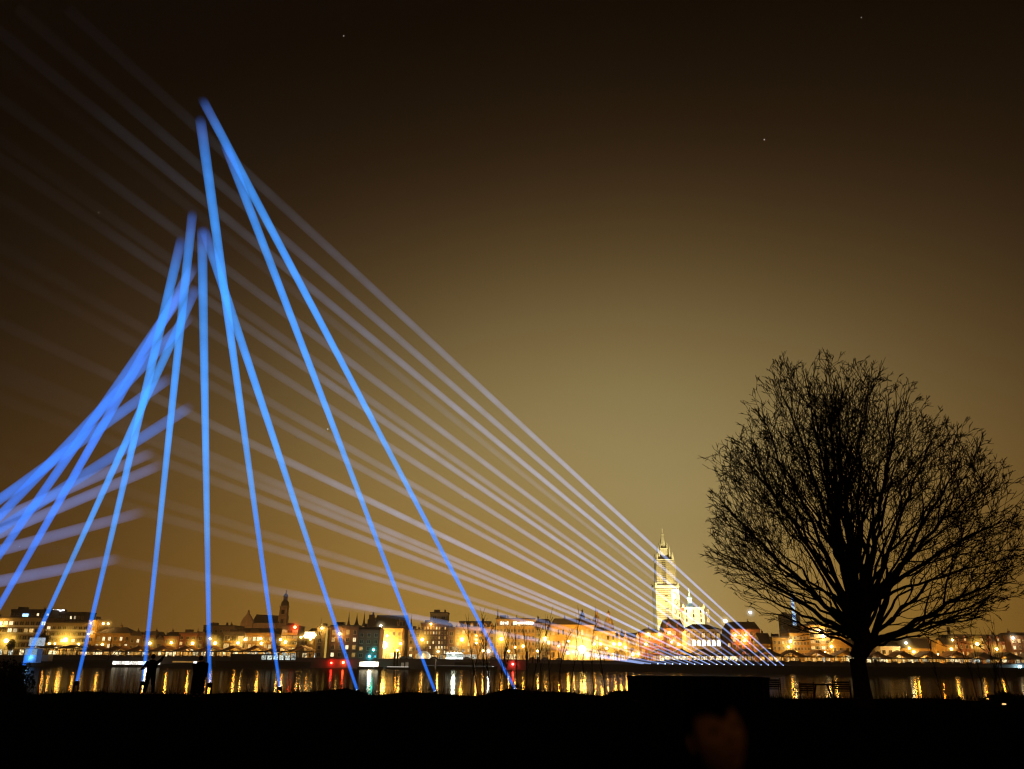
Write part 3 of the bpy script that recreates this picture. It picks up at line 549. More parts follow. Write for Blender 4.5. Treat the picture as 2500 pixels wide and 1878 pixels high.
MB().lathe((cx0, 12, 0), [(14 * s_, fz(1364)), (12 * s_, fz(1337)), (13 * s_, fz(1336)), (8 * s_, fz(1335)), (7 * s_, fz(1322)), (4.6 * s_, fz(1308)), (3.2 * s_, fz(1303)), (4.2 * s_, fz(1301)), (2.6 * s_, fz(1297)), (1.7 * s_, fz(1290)), (2.1 * s_, fz(1288)), (.8 * s_, fz(1284)), (.5 * s_, fz(1276))], n=8).build('spire', stone_c, ca)
for (hw, yb, yt, r_) in ((20, 1364, 1346, 1.1), (14, 1364, 1330, 1.0), (9, 1336, 1320, .7), (28, 1430, 1420, 1.3)):
    for sx in (-1, 1):
        for sy in (-1, 1):
            MB().lathe((cx0 + sx * hw * s_ * .93, 12 + sy * hw * s_ * .93, 0), [(r_, fz(yb)), (r_ * .8, fz(yb - (yb - yt) * .6)), (.1, fz(yt))], n=6).build('pinnacle', stone_c, ca)
for i, yy in enumerate([1372 + 4.6 * k for k in range(12)]): MB().box(cx0 - 3.4, cx0 - .2, 12 - 22 * s_ - .7, 12 - 22 * s_ + 1, fz(yy + 2.6), fz(yy)).build('opening', glass_d, ca)
for yy in (1452, 1468, 1484, 1496): MB().box(cx0 - 2.6, cx0 + .4, 12 - 27 * s_ - .3, 12 - 27 * s_ + 1, fz(yy + 3), fz(yy)).build('opening', glass_d, ca)
for (hw, ya, yb) in ((28, 1438, 1528), (22.8, 1370, 1428)):
    m = MB(); yy = ya; f0 = 12 - hw * s_
    while yy < yb: m.box(cx0 - hw * s_, cx0 + hw * s_ * (.25 if hw > 25 else 1), f0 - .55, f0 - .1, fz(yy + 1.3), fz(yy)); yy += 4.6
    for i in range(9 if hw < 25 else 6):
        xx = cx0 - hw * s_ + i * hw * s_ * 2 / 8; m.box(xx - .12, xx + .12, f0 - .72, f0 - .56, fz(yb), fz(ya))
    m.build('scaffold', mat('scaffold_boards', (.34, .27, .12), var=.2), ca)
bn = MB().box(cx0 + 8 * s_, cx0 + 26.5 * s_, 12 - 28 * s_ - .9, 12 - 28 * s_ - .75, fz(1508), fz(1438)).build('banner', white_p, ca)
m = MB(); pts = [(14, 1446), (19, 1449), (22, 1455), (20, 1462), (15, 1466), (13, 1472), (18, 1476), (21, 1473), (17, 1480), (14, 1487), (18, 1493), (20, 1488), (16, 1500), (12, 1497)]
for (a1, b1), (a2, b2) in zip(pts, pts[1:]): m.tube((cx0 + a1 * s_, 12 - 28 * s_ - 1.0, fz(b1)), (cx0 + a2 * s_, 12 - 28 * s_ - 1.0, fz(b2)), .35, .35, 5)
m.build('drawing', mat('banner_ink', (.20, .15, .06)), bn)
for dx, dy, tz, pw in ((-45, -75, 60, 9e5), (50, -80, 60, 9e5), (0, -70, 112, 1.5e6)):
    light('floodlight', ca, (cx0 + dx, 12 + dy, 22), pw * .40, (1, .84, .42), 2, 'SPOT', (cx0, 12, tz), 70)

# second pale tower with a blue lantern
D = 760; o0 = Vector((P(1697, 1520, D).x, D, QZ)); ct = thing('square_tower', 'squat pale floodlit tower with a blue lit lantern and needle spire', 'church tower', o0)
fz = lambda py, px=1695: P(px, py, D).z - QZ; s_ = D / F * 1.01
MB().lathe((0, 12, 0), [(24 * s_ * 1.414, 0), (24 * s_ * 1.414, fz(1486)), (25.5 * s_ * 1.414, fz(1485)), (25.5 * s_ * 1.414, fz(1482))], n=4, rot=math.pi / 4).build('wall', stone_c, ct)
for sx in (-1, 1):
    for k in (1, -1): MB().lathe((sx * 24 * s_, 12 + k * 24 * s_, 0), [(1.2, fz(1482)), (1.3, fz(1479)), (.2, fz(1474))], n=6).build('pinnacle', stone_c, ct)
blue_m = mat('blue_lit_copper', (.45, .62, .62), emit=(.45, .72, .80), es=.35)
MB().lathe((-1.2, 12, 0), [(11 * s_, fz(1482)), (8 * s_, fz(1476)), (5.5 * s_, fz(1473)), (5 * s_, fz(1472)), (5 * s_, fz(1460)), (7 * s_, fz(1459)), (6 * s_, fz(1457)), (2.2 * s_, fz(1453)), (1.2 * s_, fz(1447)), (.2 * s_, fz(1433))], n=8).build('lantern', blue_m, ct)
for i in range(5):
    for j in range(3): link('window', win_mesh(1.6, 3.2, 3 if (i + j) % 2 else 0, True), ct, (-13.5 + i * 6.6, 12 - 24 * s_, fz(1492 + j * 11)))
for dx in (-35, 35): light('floodlight', ct, (dx, -50, 24), 1.35e5, (1, .84, .42), 2, 'SPOT', (0, 12, 45), 80)
fl = thing('flag', 'small red flag flying left of the squat pale tower', 'flag', (P(1671, 1495, 748).x, 748, QZ))
MB().tube((0, 0, 0), (0, 0, P(1671, 1480, 748).z - QZ), .3, .2, 6).build('pole', metal_d, fl)
zt = P(1671, 1483, 748).z - QZ; m = MB()
for i in range(6): m.add([(-i * .9, math.sin(i) * .4, zt - i * .3), (-(i + 1) * .9, math.sin(i + 1) * .4, zt - (i + 1) * .3), (-(i + 1) * .9, math.sin(i + 1) * .4, zt - 3 - (i + 1) * .3), (-i * .9, math.sin(i) * .4, zt - 3 - i * .3)], [(0, 1, 2, 3)])
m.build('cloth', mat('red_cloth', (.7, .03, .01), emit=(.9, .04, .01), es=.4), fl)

# blue striped mast
D = 560; p = P(1941, 1530, D); ms = thing('striped_mast', 'tall mast with glowing blue and white spiral stripes behind the tree', 'mast', (p.x, D, QZ))
sm = bpy.data.materials.new('spiral_light'); sm.use_nodes = True; t = sm.node_tree; bb = t.nodes['Principled BSDF']
c = N(t, 'ShaderNodeTexCoord'); s_ = N(t, 'ShaderNodeSeparateXYZ'); t.links.new(c.outputs['Object'], s_.inputs[0])
ph = M(t, 'ADD', M(t, 'MULTIPLY', s_.outputs[2], 1.7), M(t, 'ARCTAN2', s_.outputs[1], s_.outputs[0]))
cc = ramp(t, M(t, 'ADD', M(t, 'MULTIPLY', M(t, 'SINE', ph), .5), .5), [(.4, (.02, .10, .35)), (.6, (.55, .8, 1))])
t.links.new(cc, bb.inputs['Emission Color']); bb.inputs['Emission Strength'].default_value = 1.0
z = lambda yy: P(1938, yy, D).z - QZ
MB().lathe((0, 0, 0), [(1.4, 0), (1.4, z(1528))], n=12).build('base', concrete, ms)
MB().lathe((0, 0, 0), [(1.25, z(1528)), (1.1, z(1490)), (.8, z(1460)), (.4, z(1456))], n=16).build('light_column', sm, ms, smooth=True)
MB().ball((0, 0, z(1452)), 1.0).build('beacon', emat('beacon_white', (.8, .9, 1), 4), ms)
building('faint tower block behind the striped mast', 1918, 1962, 1500, 900, concrete, lit=.0, shop=0, fl=12, cols=5, cat='tower block')
# two far floodlights high above the roofs
# lit strips and details on the riverside block
p = P(795, 1575, 439); q = P(795, 1535, 439); tag(MB().box(-.5, .5, -.3, 0, 0, q.z - p.z + 8).build('light_strip', emat('strip_amber', (1, .62, .12), .55), loc=(p.x, 439.6, p.z - 8)), 'tall amber light strip up the edge of the grey riverside block', 'light strip')
p = P(787, 1556, 469); tag(MB().box(-2.6, 2.6, -.4, 0, -1.6, 1.6).build('lit_sign', emat('sign_white', (1, .9, .5), 4), loc=(p.x, 439.2, P(787, 1551, 439.2).z)), 'bright blank lit panel on the riverside block below a lamp', 'lit panel')
for k, (x0, x1, y) in enumerate([(127, 158, 1490), (122, 140, 1497), (112, 146, 1519)]):
    m = MB()
    n_ = 5
    for i in range(n_):
        p = P(x0 + (x1 - x0) * (i + .5) / n_, y + (i % 2), 529); m.ball((p.x, 0, p.z), (1.1, .5, .55), 8, 5)
    tag(m.build('roof_light', emat('museum_white', (.95, .97, 1), 2.2), loc=(0, 528.6 if y < 1510 else 528.6, 0)), ['white oval lights on the very top of the museum', 'short row of white oval lights just under the museum top', 'white oval lights low on the museum front'][k], 'lights')
p = P(58, 1503, 518); tag(MB().box(-1.8, 1.8, -.2, 0, -1.2, 1.2).build('blue_window', emat('window_blue', (.35, .65, 1), 2.5), loc=(p.x, 519.8, p.z)), 'blue glowing window of the dark penthouse', 'window')
# plain lights standing in for illegible lettering under the hotel roof edge
m = MB()
for i in range(16):
    if i in (4, 5): continue
    p = P(1224 + i * 5.1, 1521.5, 483.5); hh = random.uniform(.5, 1.0); m.box(p.x - .42, p.x + .42, 0, .15, p.z - hh, p.z + hh)
tag(m.build('lit_roof_band', emat('sign_mark_white', (1, .93, .8), 2.2), loc=(0, 483.2, 0)), 'broken band of small white lights along the hotel top', 'lights')

# ------------------------------------------------------------------ quay sheds with wavy roofs
shed_r = mat('shed_roof', (.40, .22, .10), var=.25, scale=.4)
shed_b = mat('shed_beam', (.10, .07, .05), var=.2)
def shed(label, xa, xb, n, ye, yp, D=441, depth=12, dark=False, zfl=QZ):
    X0 = P(xa, 1590, D).x; X1 = P(xb, 1590, D).x; o0 = Vector(((X0 + X1) / 2, D, zfl)); r = thing('quay_shed', label, 'quay shed', o0)
    bw = (X1 - X0) / n; rm_ = shed_b if dark else shed_r
    for i in range(n):
        xp = xa + (xb - xa) * (i + .5) / n; ze = P(xp, ye, D).z - zfl + (xp - xa) * 0; zp = P(xp, yp, D).z - zfl; x = X0 + bw * i - o0.x; m = MB(); K = 8
        fr = []
        for j in range(K + 1):
            u_ = j / K; h_ = (1 - abs(2 * u_ - 1)) ; h_ = h_ ** 1.5 * .6 + h_ * .4; fr.append((x + bw * u_, ze + (zp - ze) * h_))
        for j in range(K):
            (xa_, za_), (xb_, zb_) = fr[j], fr[j + 1]
            m.add([(xa_, 0, za_), (xb_, 0, zb_), (xb_, depth, zb_ + .02), (xa_, depth, za_ + .02), (xa_, 0, za_ + .25), (xb_, 0, zb_ + .25), (xb_, depth, zb_ + .27), (xa_, depth, za_ + .27)], [(0, 3, 2, 1), (4, 5, 6, 7), (0, 1, 5, 4), (2, 3, 7, 6)])
        m.build('roof_bay', rm_, r)
        MB().box(x, x + bw, -.25, -.01, ze - .55, ze - .02).build('eave_beam', shed_b, r)
        for k in range(3 if n * 3 < 100 else 2):
            MB().box(x + bw * k / 3 - .14, x + bw * k / 3 + .14, 0, .3, 0, ze - .05).build('column', shed_b, r)
    return r
shed('long quay shed with orange lit wavy roofs on the left', 195, 762, 10, 1589, 1577)
shed('dark low quay shed roof behind the barge at far left', 95, 195, 2, 1581, 1576, dark=True)
shed('quay shed with dark tent shaped roofs below the white palace', 1585, 1905, 6, 1598, 1585, dark=True)
shed('quay shed with orange lit tent roofs left of the tree trunk', 1906, 2100, 3, 1603, 1588)
shed('quay shed with orange lit tent roofs right of the tree trunk', 2110, 2370, 4, 1607, 1591)
shed('quay shed with dark sagging roofs at the right edge', 2372, 2560, 3, 1608, 1594, dark=True)
# stalls and lit fronts under and behind the sheds
stall_roof = mat('stall_canvas', (.5, .42, .3))
def stall(px, y, w, mi, D, label, group):
    p = P(px, y, D); r = thing('market_stall', label, 'stall', (p.x, D, QZ), group); h_ = 2.9
    MB().box(-w / 2, w / 2, 0, 3, 0, 1.0).build('counter', shed_b, r)
    MB().box(-w / 2, w / 2, 2.6, 2.8, 1.0, h_).build('lit_back', shop_m[mi], r)
    MB().prism([(-w / 2 - .3, h_), (w / 2 + .3, h_), (0, h_ + 1.0)], -.4, 3.2).build('canopy', stall_roof, r)
    return r
def xs_range(a, b_, n): return [a + (b_ - a) * (i + .5) / n for i in range(n)]
places = [(x, 0) for x in xs_range(110, 200, 5)] + [(x, 1) for x in xs_range(205, 640, 22)] + [(x, 2) for x in xs_range(640, 700, 3)]
for (x, g), lb in zip(places, landmark_labels([x for x, g in places], '%slit booth under the long shed below %s')): stall(x, 1600, 1.6 + 2.0 * random.random(), (2 if g == 2 else random.choice((0, 0, 1))), 455, lb, 'lit booths under the left shed')
X_ = xs_range(1620, 1800, 11)
for x, lb in zip(X_, landmark_labels(X_, '%sbright white booth under the dark tent roofs below %s')): stall(x + random.uniform(-3, 3), 1600, random.uniform(1.8, 3.2), 1, 455, lb, 'bright booths below the palace')
X_ = xs_range(1805, 2080, 12)
for x, lb in zip(X_, landmark_labels(X_, '%samber booth under the tent roofs below %s')): stall(x + random.uniform(-5, 5), 1600, random.uniform(1.6, 3.2), 0, 455, lb, 'amber booths left of the trunk')
X_ = xs_range(2125, 2500, 15)
for x, lb in zip(X_, landmark_labels(X_, '%slit booth under the right sheds below %s')): stall(x + random.uniform(-6, 6), 1600, random.uniform(1.6, 3.4), random.choice((0, 0, 0, 1, 2)), 455, lb, 'lit booths right of the trunk')

# ------------------------------------------------------------------ lamps
SOD = (1, .375, .018); WHT = (1, .54, .11); HAL = {}
LANT = {}
def lamp(px, py, size=1.0, col=SOD, label='', D=464, power=2500, halo=1.0, kind='street', group='lamps along the far quay', post=True):
    p = P(px, py, D); cn = '_'.join(str(round(v, 2)) for v in col)
    r = thing('street_lamp' if post else 'wall_lamp', label, 'street lamp' if post else 'lamp', (p.x, p.y, QZ if post else p.z), group)
    dz = p.z - QZ if post else 0
    if post: MB().lathe((0, 0, 0), [(.22, 0), (.14, 1), (.09, max(1.2, dz - .5 * size))], n=6).build('post', metal_d, r)
    else: MB().box(-.15, .15, .1, 1.0, -.1, .1).build('bracket', metal_d, r)
    R_ = .62 * size
    MB().lathe((0, 0, 0), [(R_ * .35, -R_ * .8), (R_, -R_ * .1), (R_ * .85, R_ * .5), (R_ * .3, R_)], n=10).build('lantern', emat('lantern_' + cn, (1, max(.62, col[1]) if col[0] > .9 and col[1] > .3 else col[1], max(.16, col[2]) if col[1] > .3 else col[2]) if col[0] > .9 else col, 90), r, (0, 0, dz), True)
    light('lamp_light', r, (0, -R_ - .3, dz), power, col, .35 * max(1, size))
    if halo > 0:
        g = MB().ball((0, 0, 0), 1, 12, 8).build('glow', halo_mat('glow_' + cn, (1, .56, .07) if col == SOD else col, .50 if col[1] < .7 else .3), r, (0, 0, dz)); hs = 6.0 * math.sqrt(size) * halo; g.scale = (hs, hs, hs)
    return r
LM = [
 (15, 1565, 1.7, SOD, 'large star bright lamp at the left edge before the pale office block', 4000, 1.2),
 (160, 1563, 1.8, SOD, 'large star bright lamp above the long dark barge', 5000, 1.3),
 (120, 1572, .9, SOD, 'small lamp left of the star bright lamp above the barge', 1200, .7),
 (134, 1572, .7, SOD, 'small lamp just beside the star bright lamp above the barge', 900, .5),
 (192, 1573, .9, SOD, 'lamp right of the star bright lamp above the barge', 1500, .7),
 (250, 1574, .8, SOD, 'lamp behind the tilted boom of the barge', 1500, .7),
 (366, 1571, 1.0, SOD, 'lamp just right of the beam behind the person with raised arms', 2200, .9),
 (418, 1570, 1.0, SOD, 'lamp above the wavy shed roof below the pointed roof house', 2500, .9),
 (470, 1571, 1.0, SOD, 'lamp just left of the tall windowless block', 2500, .9),
 (513, 1560, .9, SOD, 'upper lamp crossed by the almost upright beam', 1800, .8),
 (525, 1571, 1.2, SOD, 'lower lamp just right of the almost upright beam', 2800, 1),
 (581, 1570, 1.1, SOD, 'lamp before the block framed in large squares', 2500, .9),
 (598, 1562, .9, WHT, 'lamp before the left side of the block with bright rooms', 1500, .8),
 (638, 1571, 1.0, SOD, 'lower lamp of the pair before the block with bright rooms', 2000, .8),
 (637, 1559, .8, WHT, 'upper lamp of the pair before the block with bright rooms', 1500, .7),
 (685, 1562, .9, WHT, 'lamp just left of the framed block with stacked balconies', 1500, .7),
 (697, 1568, 1.2, SOD, 'lamp before the framed block with stacked balconies', 2800, .9),
 (735, 1556, .8, WHT, 'lamp left of the tight pair before the low houses', 1500, .7),
 (744, 1553, .9, WHT, 'white lamp over the low house right of the red lamp', 1500, .7),
 (758, 1561, .9, SOD, 'lamp low down between the low houses', 1500, .7),
 (769, 1551, .9, WHT, 'lamp left of the bright blank panel', 1800, .7),
 (945, 1553, .9, WHT, 'white lamp above the very large golden lamp of the castle', 2500, .8),
 (938, 1576, 3.0, (1, .66, .16), 'very large golden lamp glaring at the foot of the yellow castle front', 11000, 1.35),
 (978, 1572, .9, WHT, 'pale lamp right of the very large golden lamp', 1800, .8),
 (970, 1588, .8, SOD, 'small low lamp right of the very large golden lamp', 1500, .6),
 (1031, 1562, 1.3, SOD, 'golden lamp before the brown block between two blue beams', 5000, 1.1),
 (1070, 1591, 1.0, WHT, 'low lamp right of the round white tent', 1800, .8),
 (1128, 1562, 1.5, SOD, 'golden lamp before the building with pointed dormers', 6000, 1.2),
 (1163, 1552, .5, SOD, 'tiny upper lamp in the upright row of three', 700, .4),
 (1163, 1570, .7, WHT, 'lowest lamp in the upright row of three', 900, .5),
 (1180, 1589, .9, WHT, 'left of two pale lamps low beside the rightmost blue beam', 2000, .8),
 (1193, 1590, 1.0, (.85, .95, 1), 'right of two pale lamps low beside the rightmost blue beam', 2000, .8),
 (1224, 1561, 1.5, SOD, 'golden lamp at the left corner of the pale hotel', 6000, 1.2),
 (1242, 1590, .8, WHT, 'low pale lamp under the golden lamp of the hotel', 1500, .6),
 (1258, 1581, .8, WHT, 'left of two small lamps before the middle of the hotel', 1300, .6),
 (1277, 1578, 1.0, SOD, 'right of two lamps before the middle of the hotel', 2500, .8),
 (1312, 1590, .9, WHT, 'low lamp before the plain brown building', 1800, .7),
 (1331, 1560, 1.6, SOD, 'golden lamp just left of the floodlit building with two cornices', 6500, 1.2),
 (1364, 1578, .7, SOD, 'small lamp before the left part of the floodlit building', 1200, .6),
 (1388, 1566, .7, WHT, 'small pale lamp before the middle of the floodlit building', 1200, .5),
 (1386, 1595, 1.2, SOD, 'broad low lamp left of the largest golden lamp', 2500, .8),
 (1400, 1592, .7, WHT, 'small low lamp close to the largest golden lamp', 900, .5),
 (1421, 1586, 3.4, (1, .66, .16), 'largest golden lamp glaring below the left pale dome', 18000, 1.35),
 (1451, 1573, 1.1, SOD, 'left lamp of the pair below the left pale dome', 3000, .8),
 (1466, 1573, 1.1, SOD, 'right lamp of the pair below the left pale dome', 3000, .8),
 (1481, 1583, 1.0, WHT, 'pale lamp below and between the two domes', 2500, .8),
 (1499, 1573, 1.3, SOD, 'left lamp of the pair below the glittering front', 3500, .9),
 (1513, 1573, 1.3, SOD, 'right lamp of the pair below the glittering front', 3500, .9),
 (1527, 1581, 1.2, SOD, 'lamp below the middle pinnacle of the glittering front', 3000, .9),
 (1545, 1598, 1.2, WHT, 'left white lamp near the quay by the red brick warehouse', 2500, .9),
 (1559, 1597, 1.0, WHT, 'right white lamp near the quay by the red brick warehouse', 2000, .8),
 (1577, 1573, .9, SOD, 'lamp low on the red brick warehouse', 2500, .8),
 (1640, 1568, .9, WHT, 'lamp low on the taller red brick house', 2500, .8),
 (1657, 1574, 1.1, SOD, 'lamp just left of the white palace', 3500, .9),
 (1925, 1580, 1.0, SOD, 'lower lamp at the corner of the ornate yellow house', 3000, .9),
 (2220, 1583, .9, SOD, 'second lamp down the slanting string right of the trunk', 2000, .8),
 (2231, 1592, 1.0, SOD, 'third lamp down the slanting string right of the trunk', 2500, .8),
 (2240, 1600, 1.1, WHT, 'lowest and whitest lamp of the slanting string', 3000, .8),
 (2323, 1585, 1.0, SOD, 'lamp before the brown roofed house by the pointed gable', 3000, .8),
 (2386, 1573, 1.3, SOD, 'star bright lamp before the long brick building', 4500, 1),
 (2433, 1585, 1.1, SOD, 'orange lamp before the right part of the long brick building', 3000, .9),
 (1945, 1592, .5, SOD, 'small lamp under the sheds below the ornate yellow house', 2200, .5),
 (2015, 1592, .5, SOD, 'small lamp under the sheds left of the trunk', 2200, .5),
 (2290, 1598, .5, SOD, 'small lamp under the sheds below the pointed gable', 2200, .5),
 (2470, 1597, .5, SOD, 'small lamp under the dark sagging roofs', 2200, .5),
]
for (x, y, s, c_, lab, pw, hl) in LM: lamp(x, y, s, c_, lab, power=pw * (1.25 if pw < 3800 else .48 if pw < 9000 else .2), halo=hl)
WL = [
 (252, 1523, .8, WHT, 490, 'left of two white lamps on a mast above the low roofed building', 600), (264, 1523, .8, WHT, 490, 'right of two white lamps on a mast above the low roofed building', 600),
 (222, 1522, .6, WHT, 490, 'upper small lamp on the narrow pale stair block', 600), (216, 1548, .6, WHT, 490, 'lower small lamp on the narrow pale stair block', 600), (2, 1522, .9, WHT, 498, 'lamp on the pale office block at the very edge', 1500),
 (720, 1532, 1.5, (1, .03, .01), 479, 'round red lamp on the roof of the framed block', 1500), (786, 1534, .9, WHT, 438, 'white lamp on top above the bright blank panel', 1200), (829, 1548, 1.0, WHT, 434, 'white lamp where a blue beam crosses the dark riverside building', 1500),
 (930, 1528, 1.0, (1, .8, .45), 468, 'lamp high on the castle front under the hall roof', 1500), (1052, 1524, .8, WHT, 498, 'lamp near the top of the apartment block', 1200),
 (1583, 1549, 1.2, WHT, 478, 'left white lamp under the eaves of the brick warehouse', 1800), (1610, 1550, 1.2, WHT, 478, 'right white lamp under the eaves of the brick warehouse', 1800),
 (1771, 1517, 1.8, (1, .85, .5), 560, 'star bright lamp above the roofs right of the palace', 2500), (1832, 1496, 1.7, (.75, .92, 1), 700, 'pale bluish lamp high under the left branches of the tree', 2000),
 (1796, 1551, .9, WHT, 498, 'left white lamp on the dark red brick block', 1500), (1821, 1551, .9, WHT, 498, 'right white lamp on the dark red brick block', 1500), (1817, 1565, .9, SOD, 498, 'lower lamp on the dark red brick block', 2500),
 (1930, 1566, 1.0, (1, .8, .4), 474, 'upper lamp at the corner of the ornate yellow house', 2500), (2212, 1570, 1.1, (1, .8, .4), 470, 'topmost lamp of the slanting string right of the trunk', 2500), (2325, 1563, .9, WHT, 474, 'white lamp at the left end of the long brick building', 1200), (2473, 1558, 1.0, (1, .85, .55), 474, 'lamp at the right end of the long brick building', 1500),
 (2030, 1579, 1.2, WHT, 474, 'white lamp on the corner house beside the yellow gable', 2500), (2000, 1541, 1.3, (1, .75, .35), 480, 'upper bright lamp in the corner house', 1500), (2010, 1554, 1.3, (1, .8, .4), 480, 'lower bright lamp in the corner house', 1500), (1635, 1545, .9, WHT, 480, 'lamp high on the taller red brick house', 1500), (1163, 1562, .6, WHT, 484, 'middle lamp in the upright row of three', 800),
]
for (x, y, s, c_, D, lab, pw) in WL: lamp(x, y, s, c_, lab, D=D, power=pw * .8, halo=.7, group='lamps fixed to the buildings', post=False)
# coloured signal lamps near the water
for (x, y, s, c_, lab) in [(809, 1619, .9, (1, .02, .01), 'left red signal lamp at the quay wall'), (838, 1618, 1.0, (1, .08, .02), 'right red signal lamp at the quay wall'), (1252, 1622, .9, (1, .05, .04), 'red signal lamp beside the far right piles'), (912, 1587, .9, (.05, .9, .8), 'upper turquoise lamp left of the large golden lamp'), (902, 1603, .9, (.04, .6, .8), 'lower turquoise lamp above the white boat'), (2490, 1629, 1.2, (.4, .75, 1), 'pale blue lamp by the water at the right edge')]:
    lamp(x, y, s, c_, lab, D=428, power=22, halo=.6, group='coloured signal lamps', post=False)

# ------------------------------------------------------------------ boats, tent, quay objects
deckw = emat('deck_light_white', (1, .95, .85), 3.0, .6, 1.5)
def hull(m, L, w, h, bow=3.0, mi=0):
    a = L / 2; o_ = [(-a, -w / 2), (a - bow, -w / 2), (a, 0), (a - bow, w / 2), (-a, w / 2), (-a - .6, 0)]
    vs = [(x * .97, y * .85, -.3) for x, y in o_] + [(x, y, h) for x, y in o_]; n = len(o_)
    m.add(vs, [tuple(range(n - 1, -1, -1)), tuple(range(n, 2 * n))] + [(i, (i + 1) % n, n + (i + 1) % n, n + i) for i in range(n)], mi)
def boat(label, px0, px1, D, h, cat='boat', name='boat'):
    X0 = P(px0, 1620, D).x; X1 = P(px1, 1620, D).x; r = thing(name, label, cat, ((X0 + X1) / 2, D, 0)); m = MB(); hull(m, X1 - X0, 6, h); m.build('hull', black, r); return r, X1 - X0
r, L = boat('long dark barge moored at the far quay with a tilted boom', 92, 300, 418, 2.2, 'barge', 'barge')
MB().box(-L * .46, -L * .36, -2, 2, 2.2, 5.2).build('wheelhouse', white_p, r); MB().box(-L * .3, L * .35, -2.2, 2.2, 2.2, 3.0).build('hatch', metal_d, r)
mx_ = L * .32; ms = MB().tube((mx_, 0, 2.2), (mx_, 0, 13), .3, .15, 6).build('mast', black, r)
MB().tube((mx_, 0, 3.2), (mx_ + 8, -.5, 12), .2, .1, 5).tube((mx_, 0, 3.2), (mx_ - 9, .5, 5.5), .2, .12, 5).build('boom', black, ms)
m = MB()
for i in range(12): m.box(-L * .28 + i * 3, -L * .28 + i * 3 + .06, -2.9, -2.84, 2.2, 3.2)
m.build('railing', metal_d, r)
r, L = boat('low boat with a white glowing deck behind the person with raised arms', 272, 398, 414, 1.0)
for i in range(14): MB().box(-L * .44 + i * L * .062, -L * .44 + i * L * .062 + L * .05, -2.0, 1.8, 1.05, 2.6).build('cabin_window', deckw, r)
MB().box(-L * .46, L * .45, -2.3, 2.1, 2.6, 2.9).build('cabin_roof', metal_d, r)
r, L = boat('dark flat boat moored below the left end of the long shed', 400, 520, 416, 1.5); MB().box(-L * .3, L * .3, -1.8, 1.8, 1.5, 3.2).build('cabin', metal_d, r); MB().box(-L * .3, L * .3, -1.9, -1.81, 2.2, 2.9).build('cabin_window', wl[0], r)
r, L = boat('broad dark ship hull moored below the modern framed blocks', 530, 760, 416, 3.0, 'ship', 'ship')
MB().box(-L * .35, L * .1, -2.2, 2.2, 3.0, 6.4).build('cabin', dark_w, r)
for i in range(6): MB().box(-L * .02 + i * 2.9, -L * .02 + i * 2.9 + 2.2, -2.35, -2.2, 3.8, 5.9).build('cabin_window', shop_m[2], r)
m = MB()
for i in range(9): m.tube((-L * .33 + i * 2.6, -2.6, 3), (-L * .33 + i * 2.6, -2.6, 4.0), .05, .05, 4)
m.box(-L * .33, -L * .33 + 21, -2.63, -2.57, 4.0, 4.06).build('railing', metal_d, r)
r, L = boat('white brightly lit tour boat left of the large golden lamp', 876, 936, 414, 1.0)
MB().box(-L * .46, L * .30, -1.8, 1.8, 1.0, 1.4).box(-L * .44, L * .30, -2.0, 2.0, 3.0, 3.3).build('superstructure', white_p, r)
for i in range(7): MB().box(-L * .44 + i * L * .105, -L * .44 + i * L * .105 + L * .085, -1.7, 1.6, 1.4, 3.0).build('cabin_window', emat('boat_window', (1, .97, .82), 6, .3), r)
light('boat_light', r, (0, -3.5, 2.5), 6000, (1, .95, .75), .8)
light('boat_light', bpy.data.objects['boat'], (6, -3.5, 2.5), 2500, (1, .93, .8), .6)
r, L = boat('long low grey landing stage with white railings in the middle', 1040, 1215, 416, 1.7, 'landing stage', 'landing_stage')
MB().box(-L * .5, L * .45, -2.6, -2.5, 1.5, 1.75).build('white_edge', emat('edge_light', (1, .95, .8), .7, .5, .3), r)
MB().box(-L * .1, L * .4, -1.5, 2, 1.7, 3.4).build('shelter', metal_d, r)
MB().add([(-L * .48, 2.9, QZ + .2), (-L * .48, 4.2, QZ + .2), (-L * .12, 4.2, 1.9), (-L * .12, 2.9, 1.9), (-L * .48, 2.9, QZ), (-L * .48, 4.2, QZ), (-L * .12, 4.2, 1.7), (-L * .12, 2.9, 1.7)], [(0, 1, 2, 3), (7, 6, 5, 4), (0, 3, 7, 4), (1, 5, 6, 2)]).build('gangway', shed_b, r)
for x in (1065, 1160): MB().lathe((P(x, 1620, 416).x - r.location.x, -3.2, 0), [(.3, -.5), (.3, 4.8)], n=8).build('mooring_pile', white_p, r)
r, L = boat('small pale barge with white railings right of the tour boat', 944, 1002, 414, .9); MB().box(-L * .45, L * .45, -2.2, -2.1, .95, 1.15).build('white_edge', emat('edge_light2', (1, .93, .75), 1.0), r)
MB().box(L * .12, L * .22, -1, 1, .9, 3.0).box(L * .3, L * .4, -1, 1, .9, 3.2).build('deck_box', white_p, r)
for x, lb in ((964, 'left'), (971, 'right'), (1232, 'left'), (1287, 'right')):
    p = P(x, 1600, 420); tag(MB().lathe((0, 0, 0), [(.5, -1), (.5, P(x, 1592, 420).z), (.3, P(x, 1590.5, 420).z)], n=8).build('mooring_post', black, loc=(p.x, 420, 0)), lb + (' thick dark mooring post right of the golden castle lamp' if x < 1000 else ' thick dark mooring post before the hotel'), 'mooring post')
tn = thing('round_tent', 'round white glowing tent where a blue beam crosses the quay', 'tent', (P(1034, 1600, 440).x, 440, QZ))
m = MB(); m.ball((0, 0, 1.2), (3.8, 3.5, 3.0), 16, 8); m.build('canopy', mat('tent_canvas', (.8, .75, .62), emit=(1, .85, .55), es=.22), tn, smooth=True); MB().lathe((0, 0, 0), [(3.2, 0), (3.2, 1.2)], n=14).build('side_wall', stone_p, tn)
